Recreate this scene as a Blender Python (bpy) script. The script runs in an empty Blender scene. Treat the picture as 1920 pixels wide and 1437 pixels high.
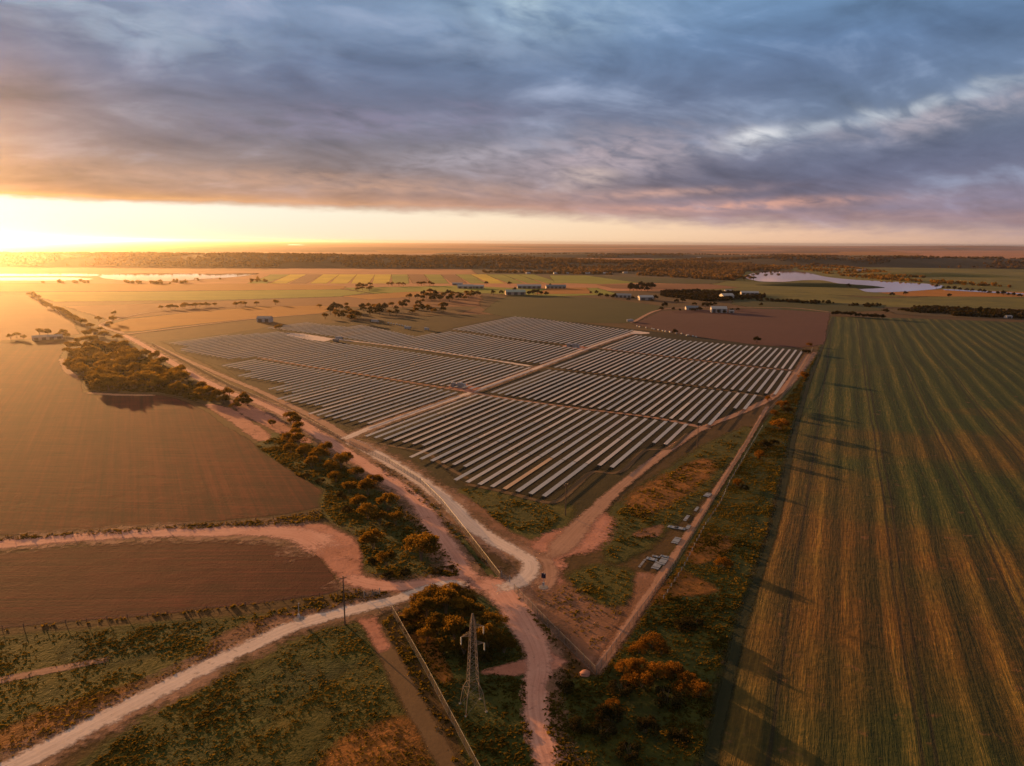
import bpy, bmesh, math, random
import numpy as np
from mathutils import Vector, Matrix
from mathutils.geometry import tessellate_polygon
random.seed(7); RNG = np.random.default_rng(7)
S = bpy.context.scene; C = S.collection
R = math.radians
# ------------------------------------------------------------------ camera
W, HH, F, H = 1920.0, 1437.0, 1321.0, 100.0
YH = 454.0; ROLL = math.atan(0.007); PITCH = math.atan((718.5 - YH) / F)
cam = bpy.data.objects.new('camera', bpy.data.cameras.new('camera')); C.objects.link(cam)
cam.data.sensor_width = 36.0; cam.data.sensor_fit = 'HORIZONTAL'; cam.data.lens = 36.0 * F / W
cam.data.clip_start = 1.0; cam.data.clip_end = 90000.0
cam.matrix_world = Matrix.Translation((0, 0, H)) @ Matrix.Rotation(math.pi/2 - PITCH, 4, 'X') @ Matrix.Rotation(ROLL, 4, 'Z')
S.camera = cam
def ray(px, py):
    u = (px - 960) / F; v = -(py - 718.5) / F
    c, s = math.cos(ROLL), math.sin(ROLL)
    u, v = u*c - v*s, u*s + v*c
    return (u, math.cos(PITCH) + v*math.sin(PITCH), -math.sin(PITCH) + v*math.cos(PITCH))
def at(px, py, z=0.0):
    d = ray(px, py); t = (z - H) / d[2]
    return (d[0]*t, d[1]*t)
def G(*pts): return [at(*p) for p in pts]
def mpp(x, y): return math.sqrt(x*x + y*y + H*H) / F          # metres per photo pixel at a ground point
# ------------------------------------------------------------------ light and exposure
EXPO = 1.0; K = 2.0 ** -EXPO
SUN_AZ, SUN_EL = R(-40.0), R(6.2)
S.view_settings.view_transform = 'Standard'; S.view_settings.look = 'None'
S.view_settings.exposure = EXPO; S.view_settings.gamma = 1.0; S.view_settings.use_curve_mapping = False
sun = bpy.data.objects.new('sun', bpy.data.lights.new('sun', 'SUN')); C.objects.link(sun)
sun.data.energy = 5.0; sun.data.angle = R(0.5); sun.data.color = (1.0, 0.47, 0.15)
sd = Vector((math.sin(SUN_AZ)*math.cos(SUN_EL), math.cos(SUN_AZ)*math.cos(SUN_EL), math.sin(SUN_EL)))
sun.rotation_euler = sd.to_track_quat('Z', 'Y').to_euler(); sun.location = (-500, 600, 300)
cy = S.cycles
cy.use_denoising = True
try: cy.denoiser = 'OPENIMAGEDENOISE'
except Exception: pass
cy.max_bounces = 5; cy.diffuse_bounces = 2; cy.glossy_bounces = 2; cy.transmission_bounces = 3
cy.transparent_max_bounces = 10; cy.volume_bounces = 0; cy.caustics_reflective = False; cy.caustics_refractive = False

class NT:
    """small helper round a node tree: every method adds a node and returns its output socket"""
    def __init__(s, tree): s.t = tree; s.n = tree.nodes; s.l = tree.links
    def put(s, sock, v):
        if v is None: return
        if isinstance(v, bpy.types.NodeSocket): s.l.new(v, sock)
        elif isinstance(v, (tuple, list)) and sock.type == 'RGBA': sock.default_value = (*v[:3], 1.0)
        else: sock.default_value = v
    def m(s, op, a, b=None, c=None, clamp=False):
        n = s.n.new('ShaderNodeMath'); n.operation = op; n.use_clamp = clamp
        s.put(n.inputs[0], a); s.put(n.inputs[1], b); s.put(n.inputs[2], c); return n.outputs[0]
    def vm(s, op, a, b=None):
        n = s.n.new('ShaderNodeVectorMath'); n.operation = op
        s.put(n.inputs[0], a); s.put(n.inputs[1], b); return n.outputs[0]
    def mix(s, f, a, b, mode='MIX'):
        n = s.n.new('ShaderNodeMix'); n.data_type = 'RGBA'; n.blend_type = mode
        s.put(n.inputs[0], f); s.put(n.inputs[6], a); s.put(n.inputs[7], b); return n.outputs[2]
    def ramp(s, f, stops):
        n = s.n.new('ShaderNodeValToRGB'); e = n.color_ramp.elements
        while len(e) < len(stops): e.new(0.5)
        for k, (p, c) in enumerate(stops):
            e[k].position = p; c = (c, c, c) if isinstance(c, (int, float)) else c; e[k].color = (*c[:3], 1.0)
        s.put(n.inputs[0], f); return n.outputs[0]
    def mr(s, v, a, b, c=0.0, d=1.0, smooth=False):
        n = s.n.new('ShaderNodeMapRange'); n.clamp = True
        if smooth: n.interpolation_type = 'SMOOTHSTEP'
        for i, q in enumerate((v, a, b, c, d)): s.put(n.inputs[i], q)
        return n.outputs[0]
    def noise(s, vec, scale=1.0, detail=3.0, rough=0.55, dist=0.0):
        n = s.n.new('ShaderNodeTexNoise')
        s.put(n.inputs['Vector'], vec); n.inputs['Scale'].default_value = scale
        n.inputs['Detail'].default_value = detail; n.inputs['Roughness'].default_value = rough; n.inputs['Distortion'].default_value = dist
        return n.outputs[0]
    def map(s, vec, scale=(1, 1, 1), rz=0.0, loc=(0, 0, 0), kind='TEXTURE'):
        n = s.n.new('ShaderNodeMapping'); n.vector_type = kind
        s.put(n.inputs[0], vec); n.inputs['Scale'].default_value = scale; n.inputs['Rotation'].default_value = (0, 0, rz); n.inputs['Location'].default_value = loc
        return n.outputs[0]
    def sep(s, v):
        n = s.n.new('ShaderNodeSeparateXYZ'); s.put(n.inputs[0], v); return n.outputs
    def comb(s, x, y, z=0.0):
        n = s.n.new('ShaderNodeCombineXYZ'); s.put(n.inputs[0], x); s.put(n.inputs[1], y); s.put(n.inputs[2], z); return n.outputs[0]
    def attr(s, name):
        n = s.n.new('ShaderNodeAttribute'); n.attribute_name = name; return n
    def pos(s): return s.n.new('ShaderNodeNewGeometry').outputs['Position']
# ------------------------------------------------------------------ sky: a clear band under a deck of cloud
def dirAE(px, py):
    x, y, z = ray(px, py); n = math.sqrt(x*x+y*y+z*z)
    return math.degrees(math.atan2(x, y)), math.degrees(math.asin(z/n))
def make_world():
    w = bpy.data.worlds.new("World"); S.world = w; w.use_nodes = True
    t = NT(w.node_tree); t.n.clear()
    d = t.n.new('ShaderNodeTexCoord').outputs['Generated']
    x, y, z = t.sep(d)
    A = t.m('MULTIPLY', t.m('ARCTAN2', x, y), 180/math.pi)
    E = t.m('MULTIPLY', t.m('ARCSINE', z), 180/math.pi)
    zc = t.m('ADD', t.m('MAXIMUM', z, 0.0), 0.28)
    P = t.comb(t.m('DIVIDE', x, zc), t.m('DIVIDE', y, zc), 0.0)           # the deck seen as a plane overhead
    n_big = t.noise(t.map(P, (0.85, 0.60, 1), R(24)), 1.0, 3.0, 0.5, 0.6)
    n_mid = t.noise(t.map(P, (0.34, 0.22, 1), R(24), (3, 7, 0)), 1.0, 5.0, 0.52, 0.5)
    n_ae = t.noise(t.comb(t.m('MULTIPLY', A, 0.10), t.m('MULTIPLY', t.m('SUBTRACT', E, t.m('MULTIPLY', A, 0.13)), 0.42), 0.0), 1.0, 6.0, 0.58, 0.6)
    n_edge = t.noise(t.comb(t.m('MULTIPLY', A, 0.35), t.m('MULTIPLY', E, 1.5), 4.0), 1.0, 4.0, 0.6)
    def blob(px, py, ra, re, tilt=0.0, warp=3.0):
        a0, e0 = dirAE(px, py)
        da = t.m('SUBTRACT', A, a0)
        de = t.m('SUBTRACT', t.m('ADD', t.m('SUBTRACT', E, e0), t.m('MULTIPLY', t.m('SUBTRACT', n_mid, 0.5), warp)), t.m('MULTIPLY', da, tilt))
        q = t.m('ADD', t.m('POWER', t.m('ABSOLUTE', t.m('DIVIDE', da, ra)), 2.0), t.m('POWER', t.m('ABSOLUTE', t.m('DIVIDE', de, re)), 2.0))
        return t.m('EXPONENT', t.m('MULTIPLY', q, -1.0))
    # cloud body colour by height, then warmed towards the sun
    sr = lambda r, g, b: tuple(((c/255+0.055)/1.055)**2.4 for c in (r, g, b))
    base = t.ramp(t.m('DIVIDE', E, 90.0, clamp=True), [(0.02, sr(132, 124, 144)), (0.055, sr(116, 119, 140)), (0.10, sr(110, 125, 150)), (0.155, sr(104, 132, 168)), (0.21, sr(112, 146, 182)), (0.33, sr(142, 135, 134)), (1.0, sr(160, 145, 134))])
    warm = t.ramp(t.m('DIVIDE', E, 90.0, clamp=True), [(0.02, sr(206, 150, 112)), (0.045, sr(180, 147, 122)), (0.08, sr(148, 133, 128)), (0.14, sr(120, 130, 156)), (0.22, sr(138, 156, 180)), (0.34, sr(158, 141, 129)), (1.0, sr(160, 145, 134))])
    fw = t.mr(A, -40.0, 22.0, 1.0, 0.0)
    deck = t.mix(fw, base, warm)
    lum = t.m('ADD', t.m('MULTIPLY', t.m('SUBTRACT', n_big, 0.5), 1.05), t.m('ADD', t.m('MULTIPLY', t.m('SUBTRACT', n_mid, 0.5), 1.25), t.m('MULTIPLY', t.m('SUBTRACT', n_ae, 0.5), 0.45)))
    n_fine = t.noise(t.map(P, (0.12, 0.08, 1), R(24), (11, 2, 0)), 1.0, 5.0, 0.56, 0.4)
    lum = t.m('ADD', lum, t.m('MULTIPLY', t.m('SUBTRACT', n_fine, 0.5), 0.24))
    deck = t.mix(t.mr(lum, 0.10, 0.55, 0.0, 0.55), deck, t.mix(fw, sr(168, 184, 208), sr(178, 168, 172)))
    deck = t.mix(1.0, deck, t.comb(*[t.m('MAXIMUM', t.m('ADD', 1.0, lum), 0.35)]*3), 'MULTIPLY')
    # darker belly and lighter breaks that the photograph shows
    for px, py, ra, re, tl, amt, wp in ((600, 170, 22, 2.2, -0.05, 0.34, 3.0), (1700, 310, 12, 1.5, 0.10, 0.36, 2.0), (1300, 320, 8, 1.1, 0.08, 0.22, 2.0), (1500, 120, 12, 2.2, 0.08, 0.26, 3.0), (1800, 420, 9, 0.8, 0.02, 0.28, 1.0), (250, 250, 14, 1.8, 0, 0.16, 2), (1250, 215, 8, 1.6, 0.12, 0.2, 3.0)):
        deck = t.mix(t.m('MULTIPLY', blob(px, py, ra, re, tl, wp), amt), deck, sr(88, 96, 128))
    for px, py, ra, re, tl, col, amt, wp in (
            (1700, 205, 9, 0.55, 0.17, sr(206, 216, 224), 0.5, 3.4), (1790, 215, 8, 0.9, 0.14, sr(205, 192, 198), 0.45, 2.6),
            (1415, 257, 2.2, 0.6, 0.15, sr(232, 234, 238), 0.8, 1.5), (1130, 300, 8, 1.5, 0.10, sr(196, 178, 184), 0.6, 3.5),
            (1100, 335, 2.2, 0.7, 0.05, sr(222, 198, 186), 0.55, 2.0), (880, 290, 7, 1.0, 0.16, sr(188, 180, 190), 0.5, 3.0),
            (1020, 25, 7, 1.8, 0.0, sr(176, 200, 218), 0.5, 3.0), (200, 30, 9, 2.0, -0.06, sr(172, 188, 204), 0.55, 3.0), (850, 80, 9, 1.4, -0.1, sr(150, 165, 190), 0.4, 3.0),
            (980, 5, 1.6, 1.2, 0.2, sr(190, 210, 222), 0.5, 4.0), (700, 230, 12, 1.2, 0.05, sr(150, 142, 168), 0.4, 3.0), (1380, 385, 9, 0.35, 0.03, sr(226, 170, 150), 0.7, 0.8),
            (1240, 362, 6, 0.3, 0.04, sr(224, 176, 158), 0.5, 0.8), (600, 345, 16, 0.7, -0.02, sr(210, 166, 140), 0.5, 1.2), (1880, 375, 7, 0.5, 0.05, sr(140, 138, 165), 0.6, 1.0)):
        deck = t.mix(t.m('MULTIPLY', t.m('MULTIPLY', blob(px, py, ra, re, tl, wp), t.mr(n_fine, 0.34, 0.62, 0.25, 1.25)), amt), deck, col)
    hi = t.m('EXPONENT', t.m('MULTIPLY', t.m('ADD', t.m('POWER', t.m('DIVIDE', t.m('ADD', A, 68.0), 34.0), 2.0), t.m('POWER', t.m('DIVIDE', t.m('SUBTRACT', E, 38.0), 11.0), 2.0)), -1.0))  # warm bright patch added to the unseen sky to light the panels
    deck = t.mix(t.m('MULTIPLY', hi, 0.9), deck, (1.0, 0.66, 0.36))
    # clear band along the horizon
    nis = t.n.new('ShaderNodeTexSky'); nis.sky_type = 'NISHITA'; nis.sun_disc = False
    nis.sun_elevation = SUN_EL; nis.sun_rotation = SUN_AZ; nis.altitude = 100; nis.air_density = 1.0; nis.dust_density = 2.5
    band = t.ramp(t.mr(A, -37.0, 37.0), [(0.0, (1.08, 1.0, 0.86)), (0.25, (1.0, 0.91, 0.73)), (0.45, (1.0, 0.82, 0.60)), (0.62, (0.97, 0.72, 0.50)), (0.8, (0.86, 0.58, 0.42)), (1.0, (0.58, 0.40, 0.35))])
    back = t.mr(t.m('ABSOLUTE', A), 50.0, 110.0)
    band = t.mix(back, band, (0.34, 0.34, 0.42))
    band = t.mix(t.mr(E, 2.0, -0.2, 0.0, 0.45), band, t.mix(1.0, band, (1.0, 0.80, 0.58), 'MULTIPLY'))
    edgeE = t.ramp(t.mr(A, -40.0, 40.0), [(0.0, dirAE(0, 368)[1]/10), (0.22, dirAE(480, 386)[1]/10), (0.5, dirAE(960, 402)[1]/10), (0.7, dirAE(1340, 424)[1]/10), (1.0, dirAE(1920, 440)[1]/10)])
    edge = t.m('MULTIPLY', edgeE, 10.0)
    soft = t.mr(A, -36.0, 30.0, 0.16, 0.75)
    over = t.m('ADD', t.m('SUBTRACT', E, edge), t.m('MULTIPLY', t.m('SUBTRACT', n_edge, 0.5), t.mr(A, -36.0, 30.0, 0.5, 1.5)))
    over = t.m('DIVIDE', over, soft)
    fcl = t.mr(over, -1.0, 1.6, 0.0, 1.0, True)
    rim = t.m('MULTIPLY', t.m('EXPONENT', t.m('MULTIPLY', t.m('ABSOLUTE', t.m('SUBTRACT', over, 1.2)), -0.75)), t.mr(A, -36.0, 14.0, 0.85, 0.25))
    col = t.mix(fcl, band, deck)
    col = t.mix(t.m('MULTIPLY', rim, fcl), col, t.mix(t.mr(A, -36.0, 10.0), (1.0, 0.50, 0.16), (0.85, 0.45, 0.30)))
    # glow of the hidden sun
    dt = t.n.new('ShaderNodeVectorMath'); dt.operation = 'DOT_PRODUCT'; t.put(dt.inputs[0], d); dt.inputs[1].default_value = sd
    ang = t.m('ARCCOSINE', t.m('MINIMUM', dt.outputs['Value'], 1.0))
    glow = t.m('MULTIPLY', t.m('EXPONENT', t.m('MULTIPLY', ang, -30.0)), 0.50)
    col = t.mix(1.0, col, t.mix(1.0, (1.0, 0.66, 0.30), t.comb(glow, glow, glow), 'MULTIPLY'), 'ADD')
    col = t.mix(t.mr(E, -1.0, -4.0), col, (0.12, 0.09, 0.07))
    sky = t.mix(1.0, t.mix(1.0, col, (10*K, 10*K, 10*K), 'MULTIPLY'), t.mix(1.0, nis.outputs[0], (0.002, 0.002, 0.002), 'MULTIPLY'), 'ADD')
    bg = t.n.new('ShaderNodeBackground'); t.put(bg.inputs[0], sky); bg.inputs[1].default_value = 0.1
    o = t.n.new('ShaderNodeOutputWorld'); t.l.new(bg.outputs[0], o.inputs[0])
make_world()
# ------------------------------------------------------------------ object helpers
def tag(o, label=None, cat=None, group=None, kind=None):
    if label: o['label'] = label
    if cat: o['category'] = cat
    if group: o['group'] = group
    if kind: o['kind'] = kind
    return o
def empty(name, loc, rz=0.0):
    o = bpy.data.objects.new(name, None); C.objects.link(o); o.location = loc; o.rotation_euler = (0, 0, rz); o.empty_display_size = 0.5
    return o
def link(name, me, parent=None, mats=()):
    o = bpy.data.objects.new(name, me); C.objects.link(o)
    if parent is not None: o.parent = parent
    for m in mats:
        if m.name not in [x.name for x in me.materials if x]: me.materials.append(m)
    return o
def child(o, parent, loc=(0, 0, 0), rot=(0, 0, 0)):
    c = o.copy(); C.objects.link(c); c.parent = parent; c.location = loc; c.rotation_euler = rot; return c
def mesh(name, v, f, mats=(), attrs=None, smooth=False, midx=None):
    me = bpy.data.meshes.new(name)
    v = np.asarray(v, dtype=np.float32).reshape(-1, 3)
    if isinstance(f, np.ndarray):
        nf, k = f.shape
        me.vertices.add(len(v)); me.vertices.foreach_set('co', v.ravel())
        me.loops.add(nf*k); me.loops.foreach_set('vertex_index', f.ravel().astype(np.int32))
        me.polygons.add(nf); me.polygons.foreach_set('loop_start', np.arange(0, nf*k, k, dtype=np.int32))
        me.update(calc_edges=True)
    else:
        me.from_pydata([tuple(p) for p in v.tolist()], [], f)
    for m in mats: me.materials.append(m)
    if attrs:
        for an, av in attrs.items():
            a = me.attributes.new(an, 'FLOAT', 'POINT'); a.data.foreach_set('value', np.asarray(av, dtype=np.float32))
    if midx is not None: me.polygons.foreach_set('material_index', np.asarray(midx, dtype=np.int32))
    if smooth: me.polygons.foreach_set('use_smooth', np.ones(len(me.polygons), dtype=bool))
    me.update(); return me
class MB:
    """collects simple solids into one mesh"""
    def __init__(s): s.v = []; s.f = []
    def box(s, c, d, rz=0.0, ry=0.0):
        n = len(s.v); m = Matrix.Rotation(rz, 3, 'Z') @ Matrix.Rotation(ry, 3, 'Y')
        for x, y, z in ((-1,-1,-1),(1,-1,-1),(1,1,-1),(-1,1,-1),(-1,-1,1),(1,-1,1),(1,1,1),(-1,1,1)):
            p = m @ Vector((x*d[0]/2, y*d[1]/2, z*d[2]/2)); s.v.append((p.x+c[0], p.y+c[1], p.z+c[2]))
        s.f += [[n+i for i in q] for q in ((0,3,2,1),(4,5,6,7),(0,1,5,4),(1,2,6,5),(2,3,7,6),(3,0,4,7))]
        return s
    def tube(s, a, b, r0, r1=None, k=6):
        r1 = r0 if r1 is None else r1; a = Vector(a); b = Vector(b); d = (b-a).normalized()
        u = d.orthogonal().normalized(); w = d.cross(u); n = len(s.v)
        for p, r in ((a, r0), (b, r1)):
            for i in range(k):
                t = 2*math.pi*i/k; q = p + u*(r*math.cos(t)) + w*(r*math.sin(t)); s.v.append(tuple(q))
        for i in range(k): s.f.append([n+i, n+(i+1) % k, n+k+(i+1) % k, n+k+i])
        s.f.append([n+i for i in range(k)][::-1]); s.f.append([n+k+i for i in range(k)]); return s
    def path(s, pts, rs, k=6):
        for i in range(len(pts)-1): s.tube(pts[i], pts[i+1], rs[i], rs[i+1], k)
        return s
    def lathe(s, prof, c=(0, 0, 0), k=12):
        n = len(s.v)
        for r, z in prof:
            for i in range(k): s.v.append((c[0]+r*math.cos(2*math.pi*i/k), c[1]+r*math.sin(2*math.pi*i/k), c[2]+z))
        for j in range(len(prof)-1):
            for i in range(k): s.f.append([n+j*k+i, n+j*k+(i+1) % k, n+(j+1)*k+(i+1) % k, n+(j+1)*k+i])
        s.f.append([n+i for i in range(k)][::-1]); s.f.append([n+(len(prof)-1)*k+i for i in range(k)]); return s
    def poly(s, pts): n = len(s.v); s.v += [tuple(p) for p in pts]; s.f.append(list(range(n, n+len(pts)))); return s
    def me(s, name, m): return mesh(name, s.v, s.f, [m] if m else [])
    def build(s, name, m, parent=None): return link(name, s.me(name, m), parent)
def vnoise(x, y, sc, seed=0):
    """value noise, 0..1"""
    x = np.asarray(x)/sc + seed*17.3; y = np.asarray(y)/sc - seed*9.1
    xi = np.floor(x); yi = np.floor(y); fx = x-xi; fy = y-yi
    fx = fx*fx*(3-2*fx); fy = fy*fy*(3-2*fy)
    h = lambda a, b: np.mod(np.sin(a*127.1 + b*311.7 + seed*74.7)*43758.5453, 1.0)
    return (h(xi, yi)*(1-fx) + h(xi+1, yi)*fx)*(1-fy) + (h(xi, yi+1)*(1-fx) + h(xi+1, yi+1)*fx)*fy
def catmull(p, n, closed=False):
    p = [Vector((*q[:2], 0)) for q in p]; out = []; m = len(p)
    for i in range(m if closed else m-1):
        a = p[(i-1) % m] if (closed or i > 0) else p[0]*2-p[1]
        b = p[i]; c = p[(i+1) % m]
        d = p[(i+2) % m] if (closed or i+2 < m) else p[-1]*2-p[-2]
        # centripetal-like: limit tangents to the shorter side so that uneven spacing does not overshoot
        lb = (c-b).length; t0 = (c-a); t1 = (d-b)
        t0 = t0.normalized()*min(lb, t0.length/2) if t0.length > 0 else t0
        t1 = t1.normalized()*min(lb, t1.length/2) if t1.length > 0 else t1
        for k in range(n):
            t = k/n; h0 = 2*t**3-3*t*t+1; h1 = t**3-2*t*t+t; h2 = -2*t**3+3*t*t; h3 = t**3-t*t
            q = b*h0 + t0*h1 + c*h2 + t1*h3; out.append((q.x, q.y))
    if not closed: out.append((p[-1].x, p[-1].y))
    return out
# ------------------------------------------------------------------ materials
def finish(t, col, rough=0.95, bump=None, bstr=0.3, bdist=0.3, alpha=None, spec=0.2, metal=0.0):
    o = t.n.new('ShaderNodeOutputMaterial'); b = t.n.new('ShaderNodeBsdfPrincipled')
    t.put(b.inputs['Base Color'], col); t.put(b.inputs['Roughness'], rough); b.inputs['Specular IOR Level'].default_value = spec; b.inputs['Metallic'].default_value = metal
    if bump is not None:
        n = t.n.new('ShaderNodeBump'); t.put(n.inputs['Height'], bump); n.inputs['Strength'].default_value = bstr; n.inputs['Distance'].default_value = bdist
        t.l.new(n.outputs[0], b.inputs['Normal'])
    out = b.outputs[0]
    if alpha is not None:
        tr = t.n.new('ShaderNodeBsdfTransparent'); mx = t.n.new('ShaderNodeMixShader')
        t.put(mx.inputs[0], alpha); t.l.new(tr.outputs[0], mx.inputs[1]); t.l.new(out, mx.inputs[2]); out = mx.outputs[0]
    t.l.new(out, o.inputs[0])
def newmat(name):
    m = bpy.data.materials.new(name); m.use_nodes = True; m.node_tree.nodes.clear(); return m, NT(m.node_tree)
def edge_alpha(t, P, sc=2.5, amt=1.0, sharp=4.0):
    n = t.m('ADD', t.m('MULTIPLY', t.noise(P, 1.0/sc, 5.0, 0.7), 0.6), t.m('MULTIPLY', t.noise(P, 0.22/sc, 2.0, 0.5), 0.4))
    e = t.attr('edge').outputs['Fac']
    v = t.m('ADD', e, t.m('MULTIPLY', t.m('SUBTRACT', n, 0.5), amt*2.0))
    return t.m('ADD', t.m('MULTIPLY', t.m('SUBTRACT', v, 0.5), sharp), 0.5, clamp=True)
def flat(name, col, rough=0.6, spec=0.3, var=0.15, sc=2.0, metal=0.0):
    m, t = newmat(name); P = t.pos()
    n = t.noise(P, sc, 4.0, 0.6)
    c = t.mix(t.mr(n, 0.3, 0.7), tuple(x*(1-var) for x in col), tuple(min(1, x*(1+var)) for x in col))
    finish(t, c, rough, spec=spec, metal=metal); return m
def earth(name, cols, big=60.0, mid=9.0, fine=1.1, edge=None, stretch=None, bstr=0.5, contrast=1.0, weights=(0.45, 0.32, 0.23)):
    """ground cover: a palette spread by noise of three sizes. stretch = (angle, along, across) draws it out in lines"""
    m, t = newmat(name); P = t.pos()
    a = t.noise(P, 1/big, 3.0, 0.5); b = t.noise(P, 1/mid, 4.0, 0.6, 0.4); c = t.noise(P, 1/fine, 3.0, 0.65)
    v = t.m('ADD', t.m('ADD', t.m('MULTIPLY', a, weights[0]), t.m('MULTIPLY', b, weights[1])), t.m('MULTIPLY', c, weights[2]))
    if stretch:
        for ang, al, ac, amt in stretch:
            w = t.noise(t.map(P, (al, ac, 1), ang), 1.0, 4.0, 0.65, 0.15)
            v = t.m('ADD', v, t.m('MULTIPLY', t.m('SUBTRACT', w, 0.5), amt))
    v = t.m('ADD', t.m('MULTIPLY', t.m('SUBTRACT', v, 0.5), 2.3*contrast), 0.5, clamp=True)
    k = len(cols); col = t.ramp(v, [(0.08+0.84*i/(k-1), q) for i, q in enumerate(cols)])
    al = edge_alpha(t, P, *edge) if edge else None
    finish(t, col, 0.95, t.m('ADD', t.m('MULTIPLY', c, 0.7), b), bstr, 0.4, al); return m
def roadmat(name, c0, c1, c2, edge=(1.3, 1.5, 1.7), ruts=True):
    m, t = newmat(name); P = t.pos()
    n = t.noise(P, 0.12, 4.0, 0.6); f = t.noise(P, 1.3, 4.0, 0.7)
    col = t.mix(t.mr(n, 0.3, 0.7), c0, c1)
    col = t.mix(t.mr(f, 0.35, 0.75, 0.0, 0.55), col, c2)
    if ruts:
        u = t.attr('across').outputs['Fac']; L = t.attr('along').outputs['Fac']
        w = t.noise(t.comb(t.m('MULTIPLY', u, 1.5), t.m('MULTIPLY', L, 0.02), 0.0), 1.0, 3.0, 0.6)
        col = t.mix(t.mr(w, 0.42, 0.72, 0.0, 0.6), col, tuple(x*1.14 for x in c1))
        col = t.mix(t.mr(w, 0.48, 0.25, 0.0, 0.5), col, tuple(x*0.72 for x in c0))
    finish(t, col, 0.95, t.m('ADD', f, n), 0.35, 0.15, edge_alpha(t, P, *edge)); return m
M = {}
M['ground'] = earth('dry_grass', [(0.038, 0.023, 0.007), (0.064, 0.036, 0.011), (0.098, 0.052, 0.016), (0.128, 0.063, 0.025)], 140, 14, 1.6)
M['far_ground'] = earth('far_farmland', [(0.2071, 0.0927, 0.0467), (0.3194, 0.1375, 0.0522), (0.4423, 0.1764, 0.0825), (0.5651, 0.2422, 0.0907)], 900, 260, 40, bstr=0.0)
M['soil'] = earth('ploughed_soil', [(0.0219, 0.0041, 0.0020), (0.0438, 0.0082, 0.0037), (0.0770, 0.0147, 0.0066), (0.1219, 0.0230, 0.0107)], 120, 12, 1.0, (6.0, 0.7, 4.0), [(R(-3), 70, 1.6, .62), (R(-62), 200, 2.6, .62), (R(-60), 300, 14, .4)], 0.4)
M['soil_low'] = earth('ploughed_soil_dark', [(0.0239, 0.0051, 0.0033), (0.0450, 0.0089, 0.0056), (0.0719, 0.0134, 0.0085), (0.1086, 0.0198, 0.0127)], 60, 9, 0.8, (3.0, 0.7, 4.0), [(R(2), 60, 1.2, .9)], 0.4)
M['soil_far'] = earth('ploughed_soil_mauve', [(0.0698, 0.0265, 0.0224), (0.0840, 0.0326, 0.0265), (0.0975, 0.0381, 0.0306)], 120, 20, 3, (8, 0.7, 4.0), [(R(64), 120, 3.5, .35)], 0.3)
M['soil_pale'] = earth('bare_paddock', [(0.1064, 0.0413, 0.0196), (0.1344, 0.0540, 0.0238), (0.1568, 0.0653, 0.0280)], 200, 40, 6, (20, 0.7, 3.0), [(R(20), 200, 20, .3)], 0.2)
M['pink_dirt'] = earth('bare_pink_dirt', [(0.3000, 0.1194, 0.0749), (0.4000, 0.1654, 0.1066), (0.5000, 0.2200, 0.1488), (0.6000, 0.2848, 0.2064)], 26, 5, 0.9, (1.8, 1.8, 1.3), None, 0.4)
M['thin_dirt'] = earth('thin_grass_on_dirt', [(0.136, 0.064, 0.028), (0.204, 0.094, 0.049), (0.255, 0.120, 0.070), (0.340, 0.165, 0.112)], 18, 3.5, 0.7, (3.0, 1.0, 1.5), None, 0.4, 1.3)
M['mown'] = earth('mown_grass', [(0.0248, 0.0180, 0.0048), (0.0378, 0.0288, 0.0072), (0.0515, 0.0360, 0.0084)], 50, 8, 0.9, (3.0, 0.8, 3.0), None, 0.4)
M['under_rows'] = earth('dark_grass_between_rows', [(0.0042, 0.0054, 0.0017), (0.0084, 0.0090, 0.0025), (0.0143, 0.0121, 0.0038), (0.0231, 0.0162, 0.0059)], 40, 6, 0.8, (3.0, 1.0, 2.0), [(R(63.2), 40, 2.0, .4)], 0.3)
M['rust'] = earth('rust_coloured_grass', [(.11, .050, .014), (.19, .075, .016), (.28, .105, .02), (.34, .16, .028)], 14, 3.0, 0.7, (3.0, 1.0, 1.6), None, 0.6, 1.2)
M['olive'] = earth('olive_grass', [(0.0290, 0.0300, 0.0060), (0.0490, 0.0492, 0.0070), (0.0810, 0.0696, 0.0100), (0.1260, 0.0816, 0.0100)], 22, 4.5, 0.8, (3.5, 1.0, 1.8), None, 0.7, 1.2)
M['deepgreen'] = earth('lush_green_grass', [(0.0189, 0.0242, 0.0054), (0.0324, 0.0407, 0.0072), (0.0540, 0.0594, 0.0090), (0.0864, 0.0748, 0.0126)], 18, 3.5, 0.7, (3.0, 1.0, 1.8), None, 0.8, 1.2)
M['crop_edge'] = earth('dark_edge_strip', [(.012, .016, .006), (.020, .024, .008), (.034, .034, .011)], 30, 6, 0.8, (2.5, .7, 1.5), [(R(65), 60, .8, .3)], 0.5)
M['pasture'] = earth('green_pasture', [(0.0288, 0.0317, 0.0045), (0.0373, 0.0403, 0.0052), (0.0473, 0.0490, 0.0070)], 90, 20, 3, (8, .7, 4), None, 0.3)
M['gold'] = earth('golden_stubble', [(0.2601, 0.0952, 0.0108), (0.3213, 0.1232, 0.0132), (0.3825, 0.1512, 0.0150)], 150, 30, 5, (15, .7, 3), [(R(8), 300, 25, .25)], 0.2)
M['yellow'] = earth('flowering_canola', [(0.3520, 0.2400, 0.0150), (0.4840, 0.3300, 0.0180), (0.6050, 0.4200, 0.0210)], 120, 40, 6, (6, .5, 4), None, 0.2)
M['yellowgreen'] = earth('young_crop', [(0.1225, 0.1392, 0.0106), (0.1750, 0.1856, 0.0134), (0.2450, 0.2320, 0.0168)], 220, 50, 8, (12, .7, 3), [(R(4), 500, 30, .45)], 0.2)
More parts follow.
